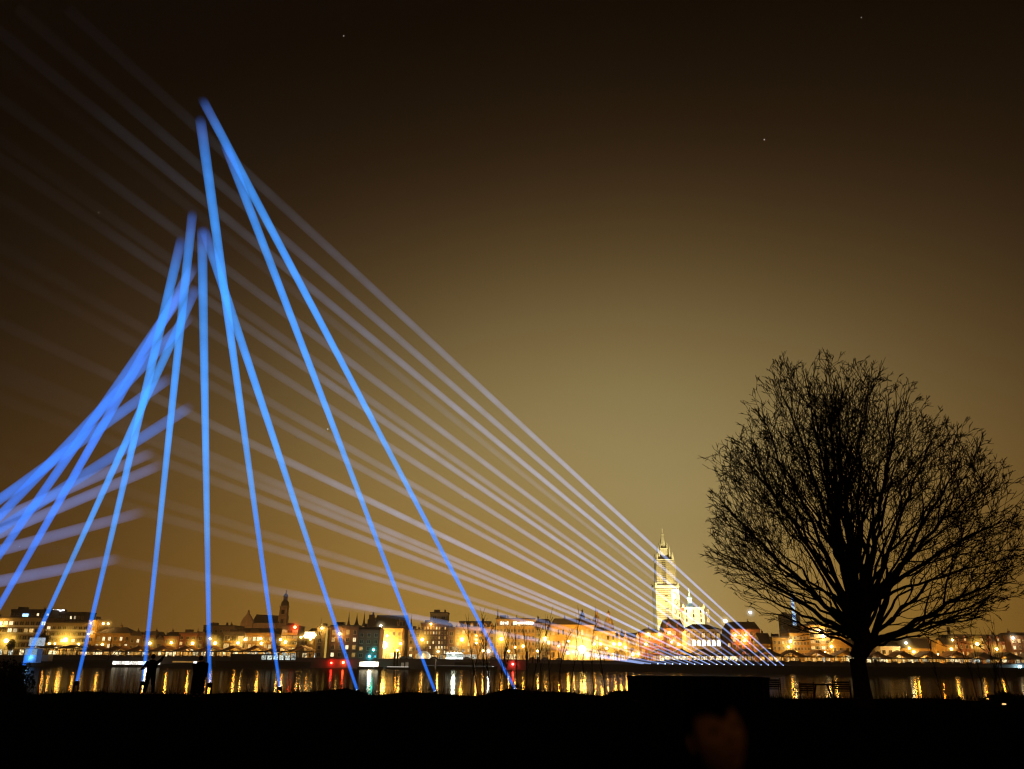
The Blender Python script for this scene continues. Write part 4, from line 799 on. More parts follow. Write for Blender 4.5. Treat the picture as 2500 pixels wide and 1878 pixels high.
light('tent_light', tn, (0, -5, 1.5), 500, WHT, .3)
# white glaring stalls in the middle
for i, x in enumerate((1093, 1101, 1109, 1117, 1125)):
    r = stall(x, 1600, 2.0, 2, 446, ['leftmost', 'second', 'middle', 'fourth', 'rightmost'][i] + ' glaring white kiosk in the row of five before the dormers', 'glaring white kiosks'); 
    r.children[1].data = r.children[1].data.copy(); r.children[1].data.materials[0] = emat('kiosk_white', (.9, 1, .95), 6, .3)
light('kiosk_light', None, (P(1108, 1600, 444).x, 444, QZ + 3.5), 7000, (.85, 1, .92), 1.0)
# blue kiosk at left
kk = thing('lit_kiosk', 'pale blue lit kiosk at the far left beside a beam foot', 'kiosk', (P(78, 1610, 405).x, 405, 0))
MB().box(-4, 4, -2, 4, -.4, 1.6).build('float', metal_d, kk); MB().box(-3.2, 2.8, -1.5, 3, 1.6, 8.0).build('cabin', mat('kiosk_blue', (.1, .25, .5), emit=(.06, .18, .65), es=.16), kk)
MB().box(-3.0, 2.6, -1.7, -1.52, 5.0, 7.8).build('window', emat('kiosk_glass', (.4, .65, .9), .55, .5), kk); MB().box(-2.6, 3.6, -.6, 2, 9.2, 13.0).tube((0, 1, 8), (0, 1, 9.2), .3, .3).build('lit_sign', emat('kiosk_sign', (.6, .75, .9), .55, .5), kk); MB().box(-3.5, 3.1, -1.8, 3.3, 8.0, 8.3).build('roof', white_p, kk)
light('kiosk_light', kk, (0, -3, 4), 900, (.3, .6, 1), .5)

# cars parked on the quay in the middle
carm = [mat('car_paint_red', (.35, .02, .02), rough=.3), mat('car_paint_grey', (.2, .2, .2), rough=.3), mat('car_paint_white', (.6, .6, .58), rough=.3)]
def car(px, cm_, label, grp):
    p = P(px, 1605, 436); r = thing('parked_car', label, 'car', (p.x, 436, QZ + .0), grp)
    MB().prism([(-2.1, .35), (2.1, .35), (2.15, .8), (1.2, .95), (.7, 1.4), (-.9, 1.42), (-1.5, .95), (-2.15, .85)], 0, 1.7).build('body', cm_, r)
    MB().prism([(.95, .96), (.6, 1.34), (-.8, 1.35), (-1.2, .96)], -.02, 1.72).build('side_glass', glass_d, r)
    for wx in (-1.3, 1.3): w_ = MB(); w_.tube((wx, -.03, .33), (wx, 1.73, .33), .33, .33, 12); w_.build('wheel', black, r)
    return r
CLB = ['left of the pale barge railings', 'right of the golden castle lamp', 'near the round white tent', 'before the left dormers', 'before the right dormers', 'before the plain brown building', 'left of the lamp by the plain brown building', 'before the two cornice building', 'below the glittering front', 'beside the two white quay lamps', 'before the red brick warehouse']
for i, (x, c_) in enumerate([(985, 1), (1000, 2), (1060, 1), (1140, 2), (1205, 1), (1300, 0), (1330, 1), (1365, 2), (1540, 1), (1555, 2), (1570, 0)]):
    car(x, carm[c_], ('small %s car parked on the quay ' % ['red', 'grey', 'white'][c_]) + CLB[i], ['red cars on the far quay', 'grey cars on the far quay', 'white cars on the far quay'][c_])

# ------------------------------------------------------------------ trees
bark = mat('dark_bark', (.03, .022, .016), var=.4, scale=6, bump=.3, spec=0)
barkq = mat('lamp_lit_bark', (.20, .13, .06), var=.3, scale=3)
def small_tree(seed, H, spread=.5, depth=4):
    rnd = random.Random(seed); tr = MB(); cr = MB()
    def grow(p, d, L, r, lv):
        mb = tr if lv == 0 else cr; q = p
        for s in range(2):
            d2 = (d + Vector((rnd.uniform(-.12, .12), rnd.uniform(-.12, .12), .05))).normalized(); q2 = q + d2 * L / 2; mb.tube(q, q2, r, r * .8, 5 if lv < 2 else 3, caps=False); q = q2; d = d2; r *= .8
        if lv >= depth: return
        for k in range(3 if lv else 5):
            a = rnd.uniform(0, 6.28); s = rnd.uniform(.35, .8) * (spread / .5); u_ = d.orthogonal().normalized(); nd = (d + (Quaternion(d, a) @ u_) * s + Vector((0, 0, .15))).normalized()
            grow(q - d * rnd.uniform(0, L * .35), nd, L * rnd.uniform(.6, .82), max(r * .62, .035), lv + 1)
    grow(Vector((0, 0, 0)), Vector((0, 0, 1)), H * .3, H * .022, 0); return tr, cr
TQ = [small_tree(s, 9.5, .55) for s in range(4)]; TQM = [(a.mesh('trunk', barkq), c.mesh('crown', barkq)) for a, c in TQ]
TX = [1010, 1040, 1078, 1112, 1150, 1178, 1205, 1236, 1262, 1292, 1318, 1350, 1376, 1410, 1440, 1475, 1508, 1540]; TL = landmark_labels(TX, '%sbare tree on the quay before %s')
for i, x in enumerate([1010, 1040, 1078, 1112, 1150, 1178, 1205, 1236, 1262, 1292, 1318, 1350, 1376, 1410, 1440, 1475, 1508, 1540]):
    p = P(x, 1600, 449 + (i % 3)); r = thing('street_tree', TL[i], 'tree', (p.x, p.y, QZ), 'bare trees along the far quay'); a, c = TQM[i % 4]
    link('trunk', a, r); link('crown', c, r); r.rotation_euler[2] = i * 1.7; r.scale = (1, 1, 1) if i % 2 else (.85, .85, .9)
for x, y, sz, lab in [(57, 1530, 13, 'dark bushy tree on the far bank above the blue kiosk'), (8, 1600, 8, 'low dark tree at the left edge of the far bank')]:
    p = P(x, 1600, 420); r = thing('bushy_tree', lab, 'tree', (p.x, 425 if sz < 10 else 436, QZ)); a, c = small_tree(77 + sz, sz, .45, 5); a.build('trunk', bark, r)
    rnd = random.Random(sz)
    for k in range(2600):
        v_ = Vector((rnd.gauss(0, 1), rnd.gauss(0, 1), rnd.gauss(0, 1))).normalized() * rnd.random() ** .4; v_ = Vector((v_.x * sz * .24, v_.y * sz * .24, v_.z * sz * .36 + sz * .66)); v_ *= 1
        u_ = Vector((rnd.uniform(-1, 1), rnd.uniform(-1, 1), rnd.uniform(-1, 1))) * .3; w_ = Vector((rnd.uniform(-1, 1), rnd.uniform(-1, 1), rnd.uniform(-1, 1))) * .3
        c.add([v_, v_ + u_, v_ + w_], [(0, 1, 2)])
    c.build('crown', mat('dark_foliage', (.02, .022, .01), spec=0), r)

# the big bare tree
TD = 33.5; TB = P(2106, 1690, TD); TB.z = near_z(TB.x, TD) - .1
tree = thing('bare_tree', 'huge bare winter tree with a wide fan of black branches on the near bank', 'tree', TB)
OUT = [(1722, 1330), (1752, 1260), (1735, 1180), (1745, 1105), (1800, 1020), (1830, 920), (1880, 885), (1960, 872), (2040, 890), (2110, 905), (2180, 925), (2230, 960), (2262, 1040), (2320, 1060), (2390, 1075), (2440, 1130), (2475, 1190), (2490, 1280), (2498, 1390), (2470, 1460), (2420, 1545), (2280, 1560)]
OP = [P(x, y, TD) - TB for x, y in OUT]
CB = Vector((P(2112, 1560, TD).x - TB.x, 0, P(2112, 1578, TD).z - TB.z))   # where the limbs spread
rt = random.Random(5)
ang = [math.atan2(p.z - CB.z, p.x - CB.x) for p in OP]; rad = [math.hypot(p.x - CB.x, p.z - CB.z) for p in OP]
def env(d):         # reach of the crown from CB along a direction: outline turned about the trunk
    h_ = math.hypot(d.x, d.y); a_ = math.atan2(d.z, math.copysign(h_, d.x) if abs(d.x) > 1e-6 else h_)
    if a_ < -1.2: a_ += 2 * math.pi
    best = None
    pa = sorted(zip(ang, rad))
    if a_ <= pa[0][0]: rr = pa[0][1] * max(.35, 1 - (pa[0][0] - a_) * 1.5)
    elif a_ >= pa[-1][0]: rr = pa[-1][1] * max(.35, 1 - (a_ - pa[-1][0]) * 1.5)
    else:
        rr = 5
        for (a0, r0), (a1, r1) in zip(pa, pa[1:]):
            if a0 <= a_ <= a1: rr = r0 + (r1 - r0) * (a_ - a0) / max(1e-6, a1 - a0); break
    wy = abs(d.y) / max(1e-6, d.length); return rr * (1 - .25 * wy) * (1 + .10 * noise.noise(d.normalized() * 5.0 + Vector((3, 1, 7))))
def tmesh(): return MB()
trunk = tmesh(); limbs = []; crown = tmesh()
prof_t = [(Vector((0, 0, 0)), .43), (Vector((.0, 0, .35)), .36), (Vector((-.02, 0, 1.0)), .31), (Vector((-.05, 0, 1.9)), .30), (CB + Vector((-.05, 0, .1)), .36), (CB + Vector((-.2, 0, 1.3)), .25), (CB + Vector((-.45, .1, 2.9)), .16), (CB + Vector((-.5, .1, 4.6)), .14), (CB + Vector((-.35, 0, 7.0)), .07), (CB + Vector((-.3, 0, 9.6)), .03)]
for (a, ra), (b_, rb) in zip(prof_t, prof_t[1:]): trunk.tube(a, b_, ra, rb, 12 if ra > .2 else 6, caps=False)
for k in range(9):
    a_ = k * .698; trunk.tube((math.cos(a_) * .28, math.sin(a_) * .28, .3), (math.cos(a_) * .46, math.sin(a_) * .46, -.15), .09, .05, 6)
nseg = 0; HAZE = 1
def inside(p): d = p - CB; return d.length / max(.1, env(d))
def branch(p, d, L, r, lv, mb):
    global nseg
    step = .34 if lv < 3 else .24; n = max(2, int(L / step)); step = L / n; pts = []; q = p
    rr = r
    kinks = .05 + .032 * lv
    for i in range(n):
        out_ = (q - CB); out_ = out_.normalized() if out_.length > .3 else d
        d = (d + Vector((rt.gauss(0, kinks), rt.gauss(0, kinks), rt.gauss(0, kinks))) + out_ * .05 + Vector((0, 0, .03))).normalized()
        q2 = q + d * step; r2 = max(.010, r * (1 - .70 * (i + 1) / n))
        mb.tube(q, q2, rr, r2, 8 if rr > .08 else (5 if rr > .03 else 3), caps=False); nseg += 1
        pts.append((q2, Vector(d), r2)); q = q2; rr = r2
        if inside(q) > rt.uniform(.90, 1.07): break
    return pts
def spread(pts, lv, mb, dens):
    if lv > 5: return
    L = len(pts)
    for i, (q, d, r) in enumerate(pts):
        if i < L * (.12 if lv == 1 else .18): continue
        ins = inside(q)
        if rt.random() > dens[lv] * min(1, max(.06, (ins - .22) / .42)): continue
        rem = env(q - CB) - (q - CB).length
        a_ = rt.uniform(0, 6.283); u_ = d.orthogonal().normalized(); side = Quaternion(d, a_) @ u_
        s = rt.uniform(.38, .75) if lv < 4 else rt.uniform(.5, 1.1)
        nd = (d + side * s); nd.y *= .9; nd.normalize()
        base = {1: 3.2, 2: 1.9, 3: 1.15, 4: .52, 5: .26}[lv] * rt.uniform(.6, 1.15)
        ln = min(base, max(.22, rem * 1.1)) if lv < 4 else base
        if rem < -.25 and lv < 4: continue
        rr = min(r * rt.uniform(.5, .75), {1: .062, 2: .038, 3: .024, 4: .017, 5: .014}[lv]); rr = max(rr, .013)
        sub = branch(q, nd, ln, rr, lv + 1, mb)
        if lv >= 3 and sub:                      # the spur twigs at the tips
            tp, td, _ = sub[-1]
            for _k in range(3):
                u2 = td.orthogonal().normalized(); n3 = (td + (Quaternion(td, rt.uniform(0, 6.28)) @ u2) * rt.uniform(.5, 1.1)).normalized(); l3 = rt.uniform(.10, .22)
                mb.tube(tp - td * rt.uniform(0, .15), tp + n3 * l3, .012, .010, 3, caps=False)
        spread(sub, lv + 1, mb, dens)
dens = {1: .76, 2: .64, 3: .56, 4: .50, 5: .0}
targets = [(1735, 1330, .13, .2), (1760, 1230, .14, -.5), (1790, 1420, .10, .6), (1800, 1100, .15, .7), (1850, 1000, .13, -1.2), (1900, 930, .14, .9), (1960, 900, .13, -.4), (2040, 915, .14, 1.4), (2120, 930, .13, -1.5), (2200, 980, .15, .5), (2270, 1080, .14, -.9), (2350, 1120, .16, .8), (2420, 1170, .14, -.6), (2465, 1270, .14, .3), (2480, 1390, .15, -.5), (2400, 1490, .14, .7), (1900, 1180, .12, 3.8), (1990, 1040, .12, 4.5), (2160, 1080, .12, 4.2), (2290, 1220, .12, 3.6), (2380, 1330, .1, 3.0), (1850, 1330, .1, 3.2), (1930, 1160, .12, -3.8), (2040, 1050, .12, -4.4), (2190, 1120, .12, -4.0), (2330, 1270, .12, -3.2), (1870, 1370, .1, -2.8), (2080, 1180, .12, 5.0), (2110, 1180, .12, -5.0), (1820, 1480, .07, 1.0), (2330, 1545, .08, -1.0)]
for k_ in range(22):           # further limbs fill the fan, towards and away from the camera too
    a_ = math.radians(12 + 156 * ((k_ * .618) % 1)); yy_ = rt.uniform(-.75, .75); d_ = Vector((math.cos(a_), yy_, math.sin(a_))); e_ = env(d_) * rt.uniform(.80, .98); T_ = CB + d_.normalized() * e_
    targets.append((T_, None, .085, 0))
for i, (tx_, ty_, r_, yo) in enumerate(targets):
    T = tx_ if ty_ is None else P(tx_, ty_, TD + yo) - TB; ty_ = ty_ or 1200; v_ = T - CB; s0 = CB + Vector((rt.uniform(-.12, .12) - .05, rt.uniform(-.2, .2), rt.uniform(-.1, 1.7) * (1 if v_.z > 2.5 else .15)))
    if yo in (.2, -.5, .6) or ty_ > 1450: s0.z = CB.z + rt.uniform(-.1, .2)
    v2 = T - s0; mb = tmesh(); n = 14; pts = []; q = s0.copy(); rr = r_
    ctrl = s0 + Vector((v2.x * .38, v2.y * .38, v2.z * .5 + abs(v2.x) * .02)) + Vector((rt.uniform(-.3, .3), rt.uniform(-.3, .3), 0))
    if ty_ > 1300: ctrl = s0 + Vector((v2.x * .45, v2.y * .4, v2.z * .42 + .15))
    for k in range(1, n + 1):
        t_ = k / n; q2 = s0 * (1 - t_) ** 2 + ctrl * 2 * t_ * (1 - t_) + T * t_ ** 2 + Vector((rt.gauss(0, .06), rt.gauss(0, .06), rt.gauss(0, .05))); r2 = r_ * (1 - .86 * t_ ** .8); mb.tube(q, q2, rr, r2, 8, caps=False)
        dd = (q2 - q).normalized(); m_ = (q + q2) / 2; pts += [(m_, dd, (rr + r2) / 2), (q2, dd, r2)]; q = q2; rr = r2
    spread(pts, 1, crown, dens)
    mb.build('limb', bark, tree)
spread([(a.lerp(b_, f_), (b_ - a).normalized(), ra) for (a, ra), (b_, rb) in list(zip(prof_t, prof_t[1:]))[5:] for f_ in (.2, .5, .8)], 1, crown, {**dens, 1: .95})
trunk.build('trunk', bark, tree); crown.build('crown', bark, tree)
print('twig segments', nseg)

# saplings on the near bank
SX = [1150, 1168, 1183, 1200, 1218, 1240, 1262, 1287, 1300, 1322, 1345, 1368, 1392, 1420, 1448, 1478, 2300, 2385, 2402, 2425, 2447, 2462, 2480]; SLB = landmark_labels(SX, '%sbare sapling on the bank before %s')
for i, x in enumerate([1150, 1168, 1183, 1200, 1218, 1240, 1262, 1287, 1300, 1322, 1345, 1368, 1392, 1420, 1448, 1478, 2300, 2385, 2402, 2425, 2447, 2462, 2480]):
    rs = random.Random(i + 40); D = 41 + rs.uniform(-.5, 1.5); p = P(x, 1690, D); m = MB(); top = 1500 + rs.uniform(0, 90) if x < 1500 else 1515 + rs.uniform(0, 70)
    H = P(x, top, D).z - near_z(p.x, D); lean = rs.uniform(-.10, .10) - (.12 if x > 2000 else 0); q = Vector((0, 0, 0)); d = Vector((lean, rs.uniform(-.1, .1), 1)).normalized(); r_ = .03; tw2 = MB()
    for k in range(12):
        d = (d + Vector((rs.gauss(0, .05), rs.gauss(0, .05), 0))).normalized(); q2 = q + d * H / 12; m.tube(q, q2, r_, r_ * .9, 5, caps=False); r_ *= .9
        if k > 2:
            for j in range(2):
                e = (d + Vector((rs.uniform(-.5, .5), rs.uniform(-.5, .5), .1))).normalized(); l_ = rs.uniform(.3, .9); tw2.tube(q2, q2 + e * l_, .011, .006, 3, caps=False)
        q = q2
    r = thing('sapling', SLB[i], 'sapling', (p.x, D, near_z(p.x, D) - .05), 'saplings in the middle clump' if x < 1500 else 'saplings in the right clump')
    m.build('stem', bark, r); tw2.build('twigs', bark, r)
# grass along the bank
m = MB(); rs = random.Random(9)
for k in range(9000):
    x = rs.uniform(-45, 45); y = edge(x) + rs.uniform(-2.5, 1.2); z = near_z(x, y); h_ = rs.uniform(.12, .38) * (1.6 if rs.random() < .06 else 1); a_ = rs.uniform(0, 3.14); w_ = .018; l_ = Vector((rs.gauss(0, .12), rs.gauss(0, .12), 0))
    u_ = Vector((math.cos(a_) * w_, math.sin(a_) * w_, 0)); b0 = Vector((x, y, z - .03)); m.add([b0 - u_, b0 + u_, b0 + Vector((0, 0, h_)) + l_], [(0, 1, 2)])
tag(m.build('grass', mat('dry_grass', (.008, .007, .004), var=.4, spec=0)), 'dark rough grass along the near bank edge', 'grass', kind='stuff')
# bushes
def bush(label, px, D, rx, ry, h, seed):
    p = P(px, 1690, D); rs = random.Random(seed); r = thing('bush', label, 'bush', (p.x, D, near_z(p.x, D) - .1)); m = MB(); s = MB()
    for k in range(14): a_ = rs.uniform(0, 6.28); s.tube((0, 0, 0), (math.cos(a_) * rx * .6, math.sin(a_) * ry * .6, h * rs.uniform(.5, .9)), .04, .015, 4)
    for k in range(5200):
        v_ = Vector((rs.gauss(0, 1), rs.gauss(0, 1), abs(rs.gauss(0, 1)))).normalized() * rs.random() ** .35; k2 = 1 + .25 * noise.noise(v_ * 2.3 + Vector((seed, 0, 0)))
        v_ = Vector((v_.x * rx * k2, v_.y * ry * k2, v_.z * h * k2)); u_ = Vector((rs.uniform(-1, 1), rs.uniform(-1, 1), rs.uniform(-1, 1))) * .11; w_ = Vector((rs.uniform(-1, 1), rs.uniform(-1, 1), rs.uniform(-1, 1))) * .11; m.add([v_, v_ + u_, v_ + w_], [(0, 1, 2)])
    s.build('stems', bark, r); m.build('foliage', mat('dark_foliage', (.02, .022, .01), spec=0), r)
bush('low black bush at the left edge of the near bank', 5, 47, 1.5, 1.5, 1.5, 3)
bush('rounded black bush left of the large black box', 1518, 40.5, .9, .8, .42, 4)
bush('low black bush at the right end of the water gap', 2455, 41, 1.3, 1.2, .75, 6)

# ------------------------------------------------------------------ near bank objects
def gz(x, y): return near_z(x, y)
D = 36; p = P(1715, 1690, D); bx = thing('equipment_box', 'long low black box standing on the near bank left of the garden chairs', 'equipment box', (p.x, D, gz(p.x, D))); hw = (P(1878, 1680, D).x - P(1551, 1680, D).x) / 2; ht = P(1715, 1653, D).z - gz(p.x, D)
MB().box(-hw, hw, 0, 2.2, .1, ht - .08).build('body', black, bx); MB().box(-hw - .05, hw + .05, -.05, 2.25, ht - .08, ht).build('lid', black, bx)
m = MB()
for i in range(13): xx = -hw + .25 + i * (2 * hw - .5) / 12; m.box(xx - .04, xx + .04, -.04, -.002, .12, ht - .1)
m.build('ribs', metal_d, bx)
for sx in (-1, 1): MB().box(sx * hw * .85 - .3, sx * hw * .85 + .3, .2, 2.0, -.1, .1).build('foot', metal_d, bx)
def chair(px, D, rz, label, w=.62, hb=.84):
    p = P(px, 1695, D); r = thing('garden_chair', label, 'chair', (p.x, D, gz(p.x, D)), 'garden chairs under the tree'); r.rotation_euler[2] = rz
    m = MB()
    for i in range(5): m.box(-w / 2, w / 2, -.25 + i * .11, -.17 + i * .11, .42, .45)
    m.build('seat', black, r); m = MB()
    for i in range(4): m.box(-w / 2 + .03, w / 2 - .03, .27 + i * .02, .30 + i * .02, .50 + i * .09, .57 + i * .09)
    m.build('backrest', black, r)
    for sx in (-1, 1):
        MB().tube((sx * w / 2, -.26, 0), (sx * w / 2, -.24, .62), .02, .02, 6).build('leg', black, r); MB().tube((sx * w / 2, .24, 0), (sx * w / 2, .36, hb + .06), .02, .02, 6).build('leg', black, r)
        MB().box(sx * w / 2 - .03, sx * w / 2 + .03, -.28, .33, .62, .65).build('armrest', black, r)
    return r
chair(1876, 38, math.pi * .95, 'black slatted chair nearest the large black box', 1.0)
chair(1962, 38.2, math.pi * 1.05, 'black slatted chair left of the round picnic table', .66)
chair(2056, 38.0, math.pi * .9, 'black slatted chair right of the picnic table, next to the tree trunk', .72)
D = 38.4; p = P(2008, 1695, D); tb = thing('picnic_table', 'black table standing between the two right hand garden chairs', 'table', (p.x, D, gz(p.x, D)))
MB().lathe((0, 0, .70), [(.55, 0), (.62, .02), (.62, .05)], n=20).build('tabletop', black, tb)
for i in range(4): a_ = .4 + i * math.pi / 2; MB().tube((math.cos(a_) * .35, math.sin(a_) * .35, .7), (math.cos(a_) * .6, math.sin(a_) * .6, 0), .03, .025, 6).build('leg', black, tb)
sm_ = thing('ground_light', 'tiny orange light on the grass at the right end of the near bank', 'light', (P(2450, 1711, 34).x, 34, gz(P(2450, 1711, 34).x, 34))); MB().lathe((0, 0, 0), [(.06, 0), (.06, .12)], n=8).build('housing', metal_d, sm_); MB().ball((0, 0, .16), (.09, .05, .03)).build('lens', emat('ground_orange', (1, .55, .2), 1.5), sm_)

# ------------------------------------------------------------------ people
def skin_body(name, J, E, m, parent, sub=1, root=0):
    me = bpy.data.meshes.new(name); me.from_pydata([j[0] for j in J], E, []); o = bpy.data.objects.new(name, me); sc.collection.objects.link(o)
    o.modifiers.new('s', 'SKIN'); sv = me.skin_vertices[0].data
    for i, j in enumerate(J):
        r = j[1]; sv[i].radius = r if isinstance(r, tuple) else (r, r)
        sv[i].use_root = (i == root)
    s2 = o.modifiers.new('u', 'SUBSURF'); s2.levels = sub; s2.render_levels = sub
    dg = bpy.context.evaluated_depsgraph_get(); nm = bpy.data.meshes.new_from_object(o.evaluated_get(dg)); bpy.data.objects.remove(o)
    nm.materials.clear(); nm.materials.append(m); nm.polygons.foreach_set('use_smooth', [True] * len(nm.polygons))
    r_ = link(name, nm, parent); return r_
skin_m = mat('skin', (.85, .44, .21), rough=.8, var=.08, scale=8, spec=.1)
coat = mat('black_coat', (.012, .012, .012), var=.3, spec=0); hair_m = mat('dark_hair', (.008, .005, .004), rough=.9, spec=0)
def fingers(J, E, wi, wrist, d, side):   # four fingers and a thumb rooted in the palm
    d = d.normalized(); s = side.normalized(); up = d.cross(s)
    palm = wrist + d * .08; J.append((palm, (.030, .018))); pi = len(J) - 1; E.append((wi, pi))
    for k, l_ in enumerate((.066, .078, .074, .058)):
        b0 = palm + s * (-.027 + .018 * k) + d * .012; J.append((b0, .009)); E.append((pi, len(J) - 1)); J.append((b0 + d * l_ * .55, .008)); E.append((len(J) - 2, len(J) - 1)); J.append((b0 + d * l_ * .85 - up * l_ * .35, .007)); E.append((len(J) - 2, len(J) - 1))
    J.append((wrist + d * .035 - s * .038, .010)); E.append((wi, len(J) - 1)); J.append((wrist + d * .07 - s * .055, .009)); E.append((len(J) - 2, len(J) - 1))
def person(label, px, D, arms, legs, H=1.75, coatlen=.55, rz=0, k=1.0):
    p = P(px, 1690, D); r = thing('person', label, 'person', (p.x, D, gz(p.x, D))); r.rotation_euler[2] = rz; s = H / 1.75; r.scale = (s, s, s)
    V = Vector
    J = [(V((0, 0, .95)), (.17, .13)), (V((0, 0, 1.12)), (.16, .12)), (V((0, .0, 1.34)), (.19, .13)), (V((0, 0, 1.46)), (.09, .08)), (V((0, -.01, 1.53)), .06), (V((0, -.02, 1.60)), (.075, .09)), (V((0, -.02, 1.68)), (.08, .10)), (V((0, -.01, 1.73)), .055)]
    E = [(0, 1), (1, 2), (2, 3), (3, 4), (4, 5), (5, 6), (6, 7)]
    for sx, (el_, wr) in zip((-1, 1), arms):
        sh = V((sx * .20, 0, 1.41)); J.append((sh, .065)); a = len(J) - 1; E.append((2, a)); J.append((V(el_), .048)); E.append((a, a + 1)); J.append((V(wr), .028)); E.append((a + 1, a + 2)); fingers(J, E, a + 2, V(wr), V(wr) - V(el_), V((1, 0, 0)) if abs((V(wr) - V(el_)).normalized().x) < .8 else V((0, 1, 0)))
    for sx, (kn, an) in zip((-1, 1), legs):
        J.append((V((sx * .10, 0, .86)), .10)); a = len(J) - 1; E.append((0, a)); J.append((V(kn), .062)); E.append((a, a + 1)); J.append((V(an), .042)); E.append((a + 1, a + 2)); J.append((V(an) + V((0, .02, -.05)), .045)); E.append((a + 2, a + 3)); J.append((V(an) + V((sx * .03, .18, -.055)), .035)); E.append((a + 3, a + 4))
    skin_body('body', J, E, skin_m, r, 1)
    # coat, trousers, hair
    m = MB(); prof = [(.215, .13, .95 - coatlen * .6), (.21, .15, .80), (.20, .15, .95), (.19, .145, 1.12), (.225, .155, 1.30), (.225, .15, 1.40), (.16, .11, 1.48), (.085, .08, 1.53)]; n = 16
    for (rx, ry, z) in prof:
        for i in range(n): a_ = 2 * math.pi * i / n; m.v.append((rx * k * math.cos(a_), ry * k * math.sin(a_), z))
    for j in range(len(prof) - 1):
        for i in range(n): m.f.append((j * n + i, j * n + (i + 1) % n, (j + 1) * n + (i + 1) % n, (j + 1) * n + i)); m.m.append(0)
    c0 = m.build('coat', coat, r, smooth=True)
    for sx, (el_, wr) in zip((-1, 1), arms): MB().tube((sx * .20 * k, 0, 1.41), el_, .085, .068, 10).ball(el_, .068).tube(el_, wr, .068, .05, 10).ball((sx * .2 * k, 0, 1.41), .088).build('sleeve', coat, c0, smooth=True)
    for sx, (kn, an) in zip((-1, 1), legs): MB().tube((sx * .10, 0, .88), kn, .115, .085, 10).ball(kn, .085).tube(kn, an, .085, .065, 10).build('trouser_leg', coat, r, smooth=True)
    for sx, (kn, an) in zip((-1, 1), legs): MB().ball(Vector(an) + Vector((sx * .02, .09, -.055)), (.055, .15, .05), 12, 8).build('shoe', coat, r, smooth=True)
    MB().ball((0, -.035, 1.68), (.098, .115, .115), 16, 10).build('hair', hair_m, r, smooth=True)
    MB().ball((0, .085, 1.62), (.018, .03, .022), 8, 6).build('nose', skin_m, r, smooth=True)
    return r
ps = person('man in a dark wide coat seen from behind, standing upright beside a blue beam', 481, 38.5, [((-.27, .10, 1.13), (-.12, .28, 1.34)), ((.30, .02, 1.14), (.27, .06, .90))], [((-.11, .02, .50), (-.13, 0, .10)), ((.12, .02, .50), (.14, 0, .10))], 1.78, 1.25, k=1.38)
ph = thing('phone', 'small white glowing phone held up by the man in the coat', 'phone', (ps.location.x - .12, ps.location.y + .08, ps.location.z + 1.50)); ph.location = (P(477, 1617, 38.3).x, 38.3, P(477, 1617, 38.3).z)
MB().box(-.075, .075, -.005, .005, -.045, .045).build('case', black, ph); MB().box(-.07, .07, -.012, -.006, -.04, .04).build('screen', emat('phone_screen', (.85, .9, 1), 3), ph)
person('person in dark clothes with one arm raised and one stretched out', 362, 38.0, [((-.36, .12, 1.18), (-.46, .22, 1.12)), ((.33, .18, 1.52), (.40, .25, 1.68))], [((-.12, .10, .50), (-.16, -.02, .10)), ((.14, .06, .50), (.20, .10, .10))], 1.70, .35, rz=.3, k=1.05)

# dim face close to the camera, at the bottom of the picture
D = 2.62; p = P(1752, 1795, D); fp = thing('person', 'dim face of a dark haired person close to the camera at the bottom', 'person', (p.x, D, GZ)); hz = p.z - GZ
J = [(Vector((0, 0, hz - .75)), (.16, .12)), (Vector((0, 0, hz - .45)), (.18, .12)), (Vector((0, 0, hz - .33)), (.16, .10)), (Vector((0, 0, hz - .22)), .075), (Vector((0, 0, hz - .12)), .055)]
E = [(0, 1), (1, 2), (2, 3), (3, 4)]
for sx in (-1, 1):
    J.append((Vector((sx * .17, 0, hz - .33)), .06)); a = len(J) - 1; E.append((2, a)); J.append((Vector((sx * .22, .03, hz - .6)), .048)); E.append((a, a + 1)); J.append((Vector((sx * .20, -.05, hz - .84)), .03)); E.append((a + 1, a + 2)); fingers(J, E, a + 2, J[a + 2][0], Vector((0, -.05, -1)), Vector((0, 1, 0)))
    J.append((Vector((sx * .09, 0, hz - .85)), .09)); a = len(J) - 1; E.append((0, a)); J.append((Vector((sx * .10, 0, max(.45, hz - 1.0))), .06)); E.append((a, a + 1)); J.append((Vector((sx * .10, 0, .08)), .045)); E.append((a + 1, a + 2)); J.append((Vector((sx * .12, -.16, .05)), .035)); E.append((a + 2, a + 3))
body = skin_body('body', J, E, coat, fp, 1)
# head: a sculpted ellipsoid facing the camera (-y)
n, kk_ = 48, 36; m = MB(); hv = []
def head_pt(t, ph_):
    x = math.sin(t) * math.cos(ph_); y = -math.cos(t) * math.cos(ph_); z = math.sin(ph_)
    X, Y, Z = x * .075, y * .095, z * .115
    if Z < 0: w_ = 1 - .38 * (Z / -.115) ** 1.5; X *= w_; Y = Y * (w_ * .5 + .5) - (.012 if y < 0 else -.02) * (Z / -.115)
    if y < 0:
        g = lambda cx, cz, sx, sz: math.exp(-((X - cx) / sx) ** 2 - ((Z - cz) / sz) ** 2)
        Y -= .022 * g(0, -.012, .011, .018) + .010 * g(0, .008, .009, .022) + .006 * g(0, -.052, .024, .010) + .008 * g(0, -.090, .022, .014)
        Y += .012 * (g(-.031, .014, .016, .011) + g(.031, .014, .016, .011)) + .006 * g(0, -.053, .022, .003)
        Y -= .006 * (g(-.03, .036, .022, .008) + g(.03, .036, .022, .008)) + .006 * (g(-.042, -.018, .018, .018) + g(.042, -.018, .018, .018))
    return (X, Y, Z)
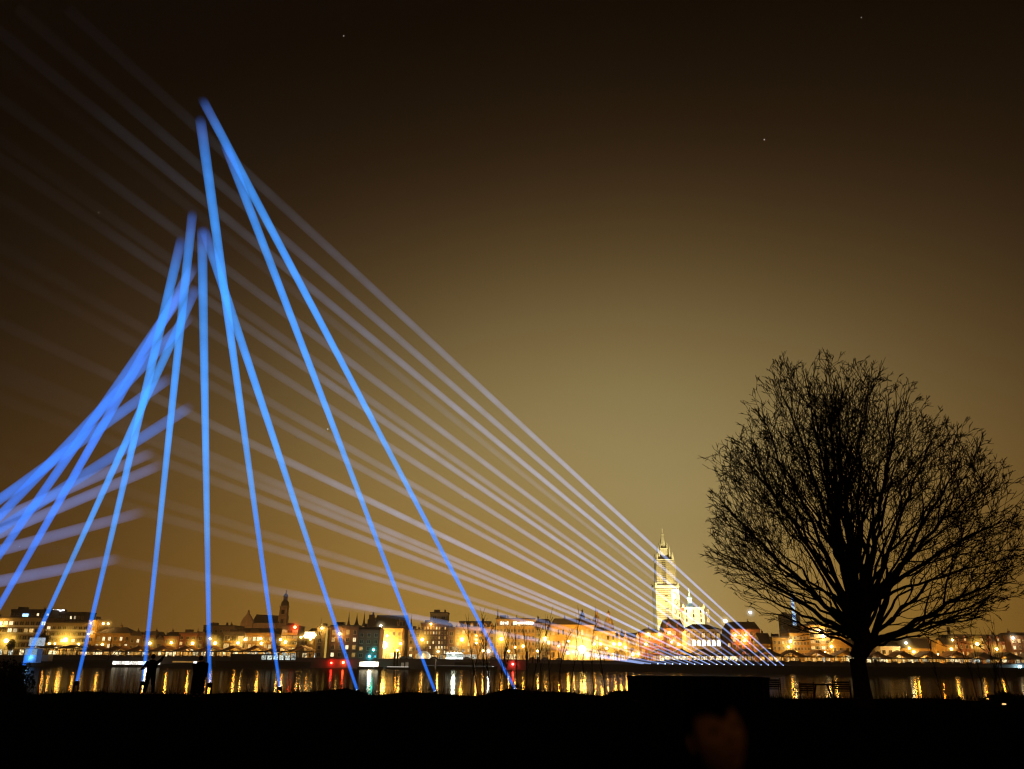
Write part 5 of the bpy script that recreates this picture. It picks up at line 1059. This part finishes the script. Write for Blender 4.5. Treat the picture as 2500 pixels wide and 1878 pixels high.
for j in range(kk_ + 1):
    ph_ = -math.pi / 2 + math.pi * j / kk_
    for i in range(n): m.v.append(head_pt(-math.pi + 2 * math.pi * i / n, ph_))
for j in range(kk_):
    for i in range(n): m.f.append((j * n + i, j * n + (i + 1) % n, (j + 1) * n + (i + 1) % n, (j + 1) * n + i)); m.m.append(0)
for sx in (-1, 1): m.ball((sx * .078, .005, -.005), (.012, .022, .032), 10, 8)
hd = m.build('face', skin_m, fp, (0, 0, hz), True); hd.rotation_euler = (R(-8), R(-14), R(8))
for sx in (-1, 1):
    MB().ball((sx * .031, -.074, .014), (.014, .012, .009), 12, 8).build('eye', mat('eye_shade', (.16, .07, .035), rough=.6), hd, smooth=True)
MB().ball((0, -.098, -.054), (.022, .006, .0055), 12, 6).build('mouth', mat('lips', (.38, .14, .08)), hd, smooth=True)
m = MB(); n2 = 32
for j in range(14):
    ph_ = math.pi / 2 * (1 - j / 13 * 1.25)
    for i in range(n2):
        t_ = 2 * math.pi * i / n2; fr = max(0, -math.cos(t_)) ; lim = .072 - .05 * (1 - min(1, abs(math.sin(t_)) * 2.2)) * 0 + (.0 if fr < .3 else (-.028 * math.exp(-(math.sin(t_) / .28) ** 2)))
        low = -.12 if fr < .25 else .062 + lim * .0 - (.03 * math.exp(-(math.sin(t_) / .3) ** 2) if fr > .3 else 0); z = .128 * math.sin(ph_); z = max(z, low); c_ = math.sqrt(max(0, 1 - (z / .13) ** 2))
        m.v.append((math.sin(t_) * .086 * c_, .108 * math.cos(t_) * c_ + .004, z + .004))
for j in range(13):
    for i in range(n2): m.f.append((j * n2 + i, j * n2 + (i + 1) % n2, (j + 1) * n2 + (i + 1) % n2, (j + 1) * n2 + i)); m.m.append(0)
m.build('hair', hair_m, hd, smooth=True)

# faint stars
STL = ['faint star above the tips of the blue beams', 'faint star high above the tree', 'faint star between the two right blue beams', 'faint star left of the beam tips', 'faint star near the top right corner']
for i, (x, y, s) in enumerate([(839, 88, 1), (1866, 341, 1.2), (800, 1048, 1.6), (241, 519, .9), (2103, 43, .9)]):
    p = EYE + ray(x, y) * 9000; tag(MB().ball((0, 0, 0), 6.0 * s, 6, 4).build('star', emat('star_light', (1, .9, .75), .5), loc=p), STL[i], 'star', 'stars')

if HAZE:
    hm = bpy.data.materials.new('night_haze'); hm.use_nodes = True; t = hm.node_tree; t.nodes.clear()
    pv = N(t, 'ShaderNodeVolumePrincipled'); pv.inputs['Color'].default_value = (.95, .82, .58, 1); pv.inputs['Density'].default_value = .0003; pv.inputs['Anisotropy'].default_value = .2
    o = N(t, 'ShaderNodeOutputMaterial'); t.links.new(pv.outputs[0], o.inputs['Volume'])
    tag(MB().box(-920, 920, -90, 1180, -4, 190).build('haze', hm), 'thin night mist over the river and the city', 'haze', kind='stuff')
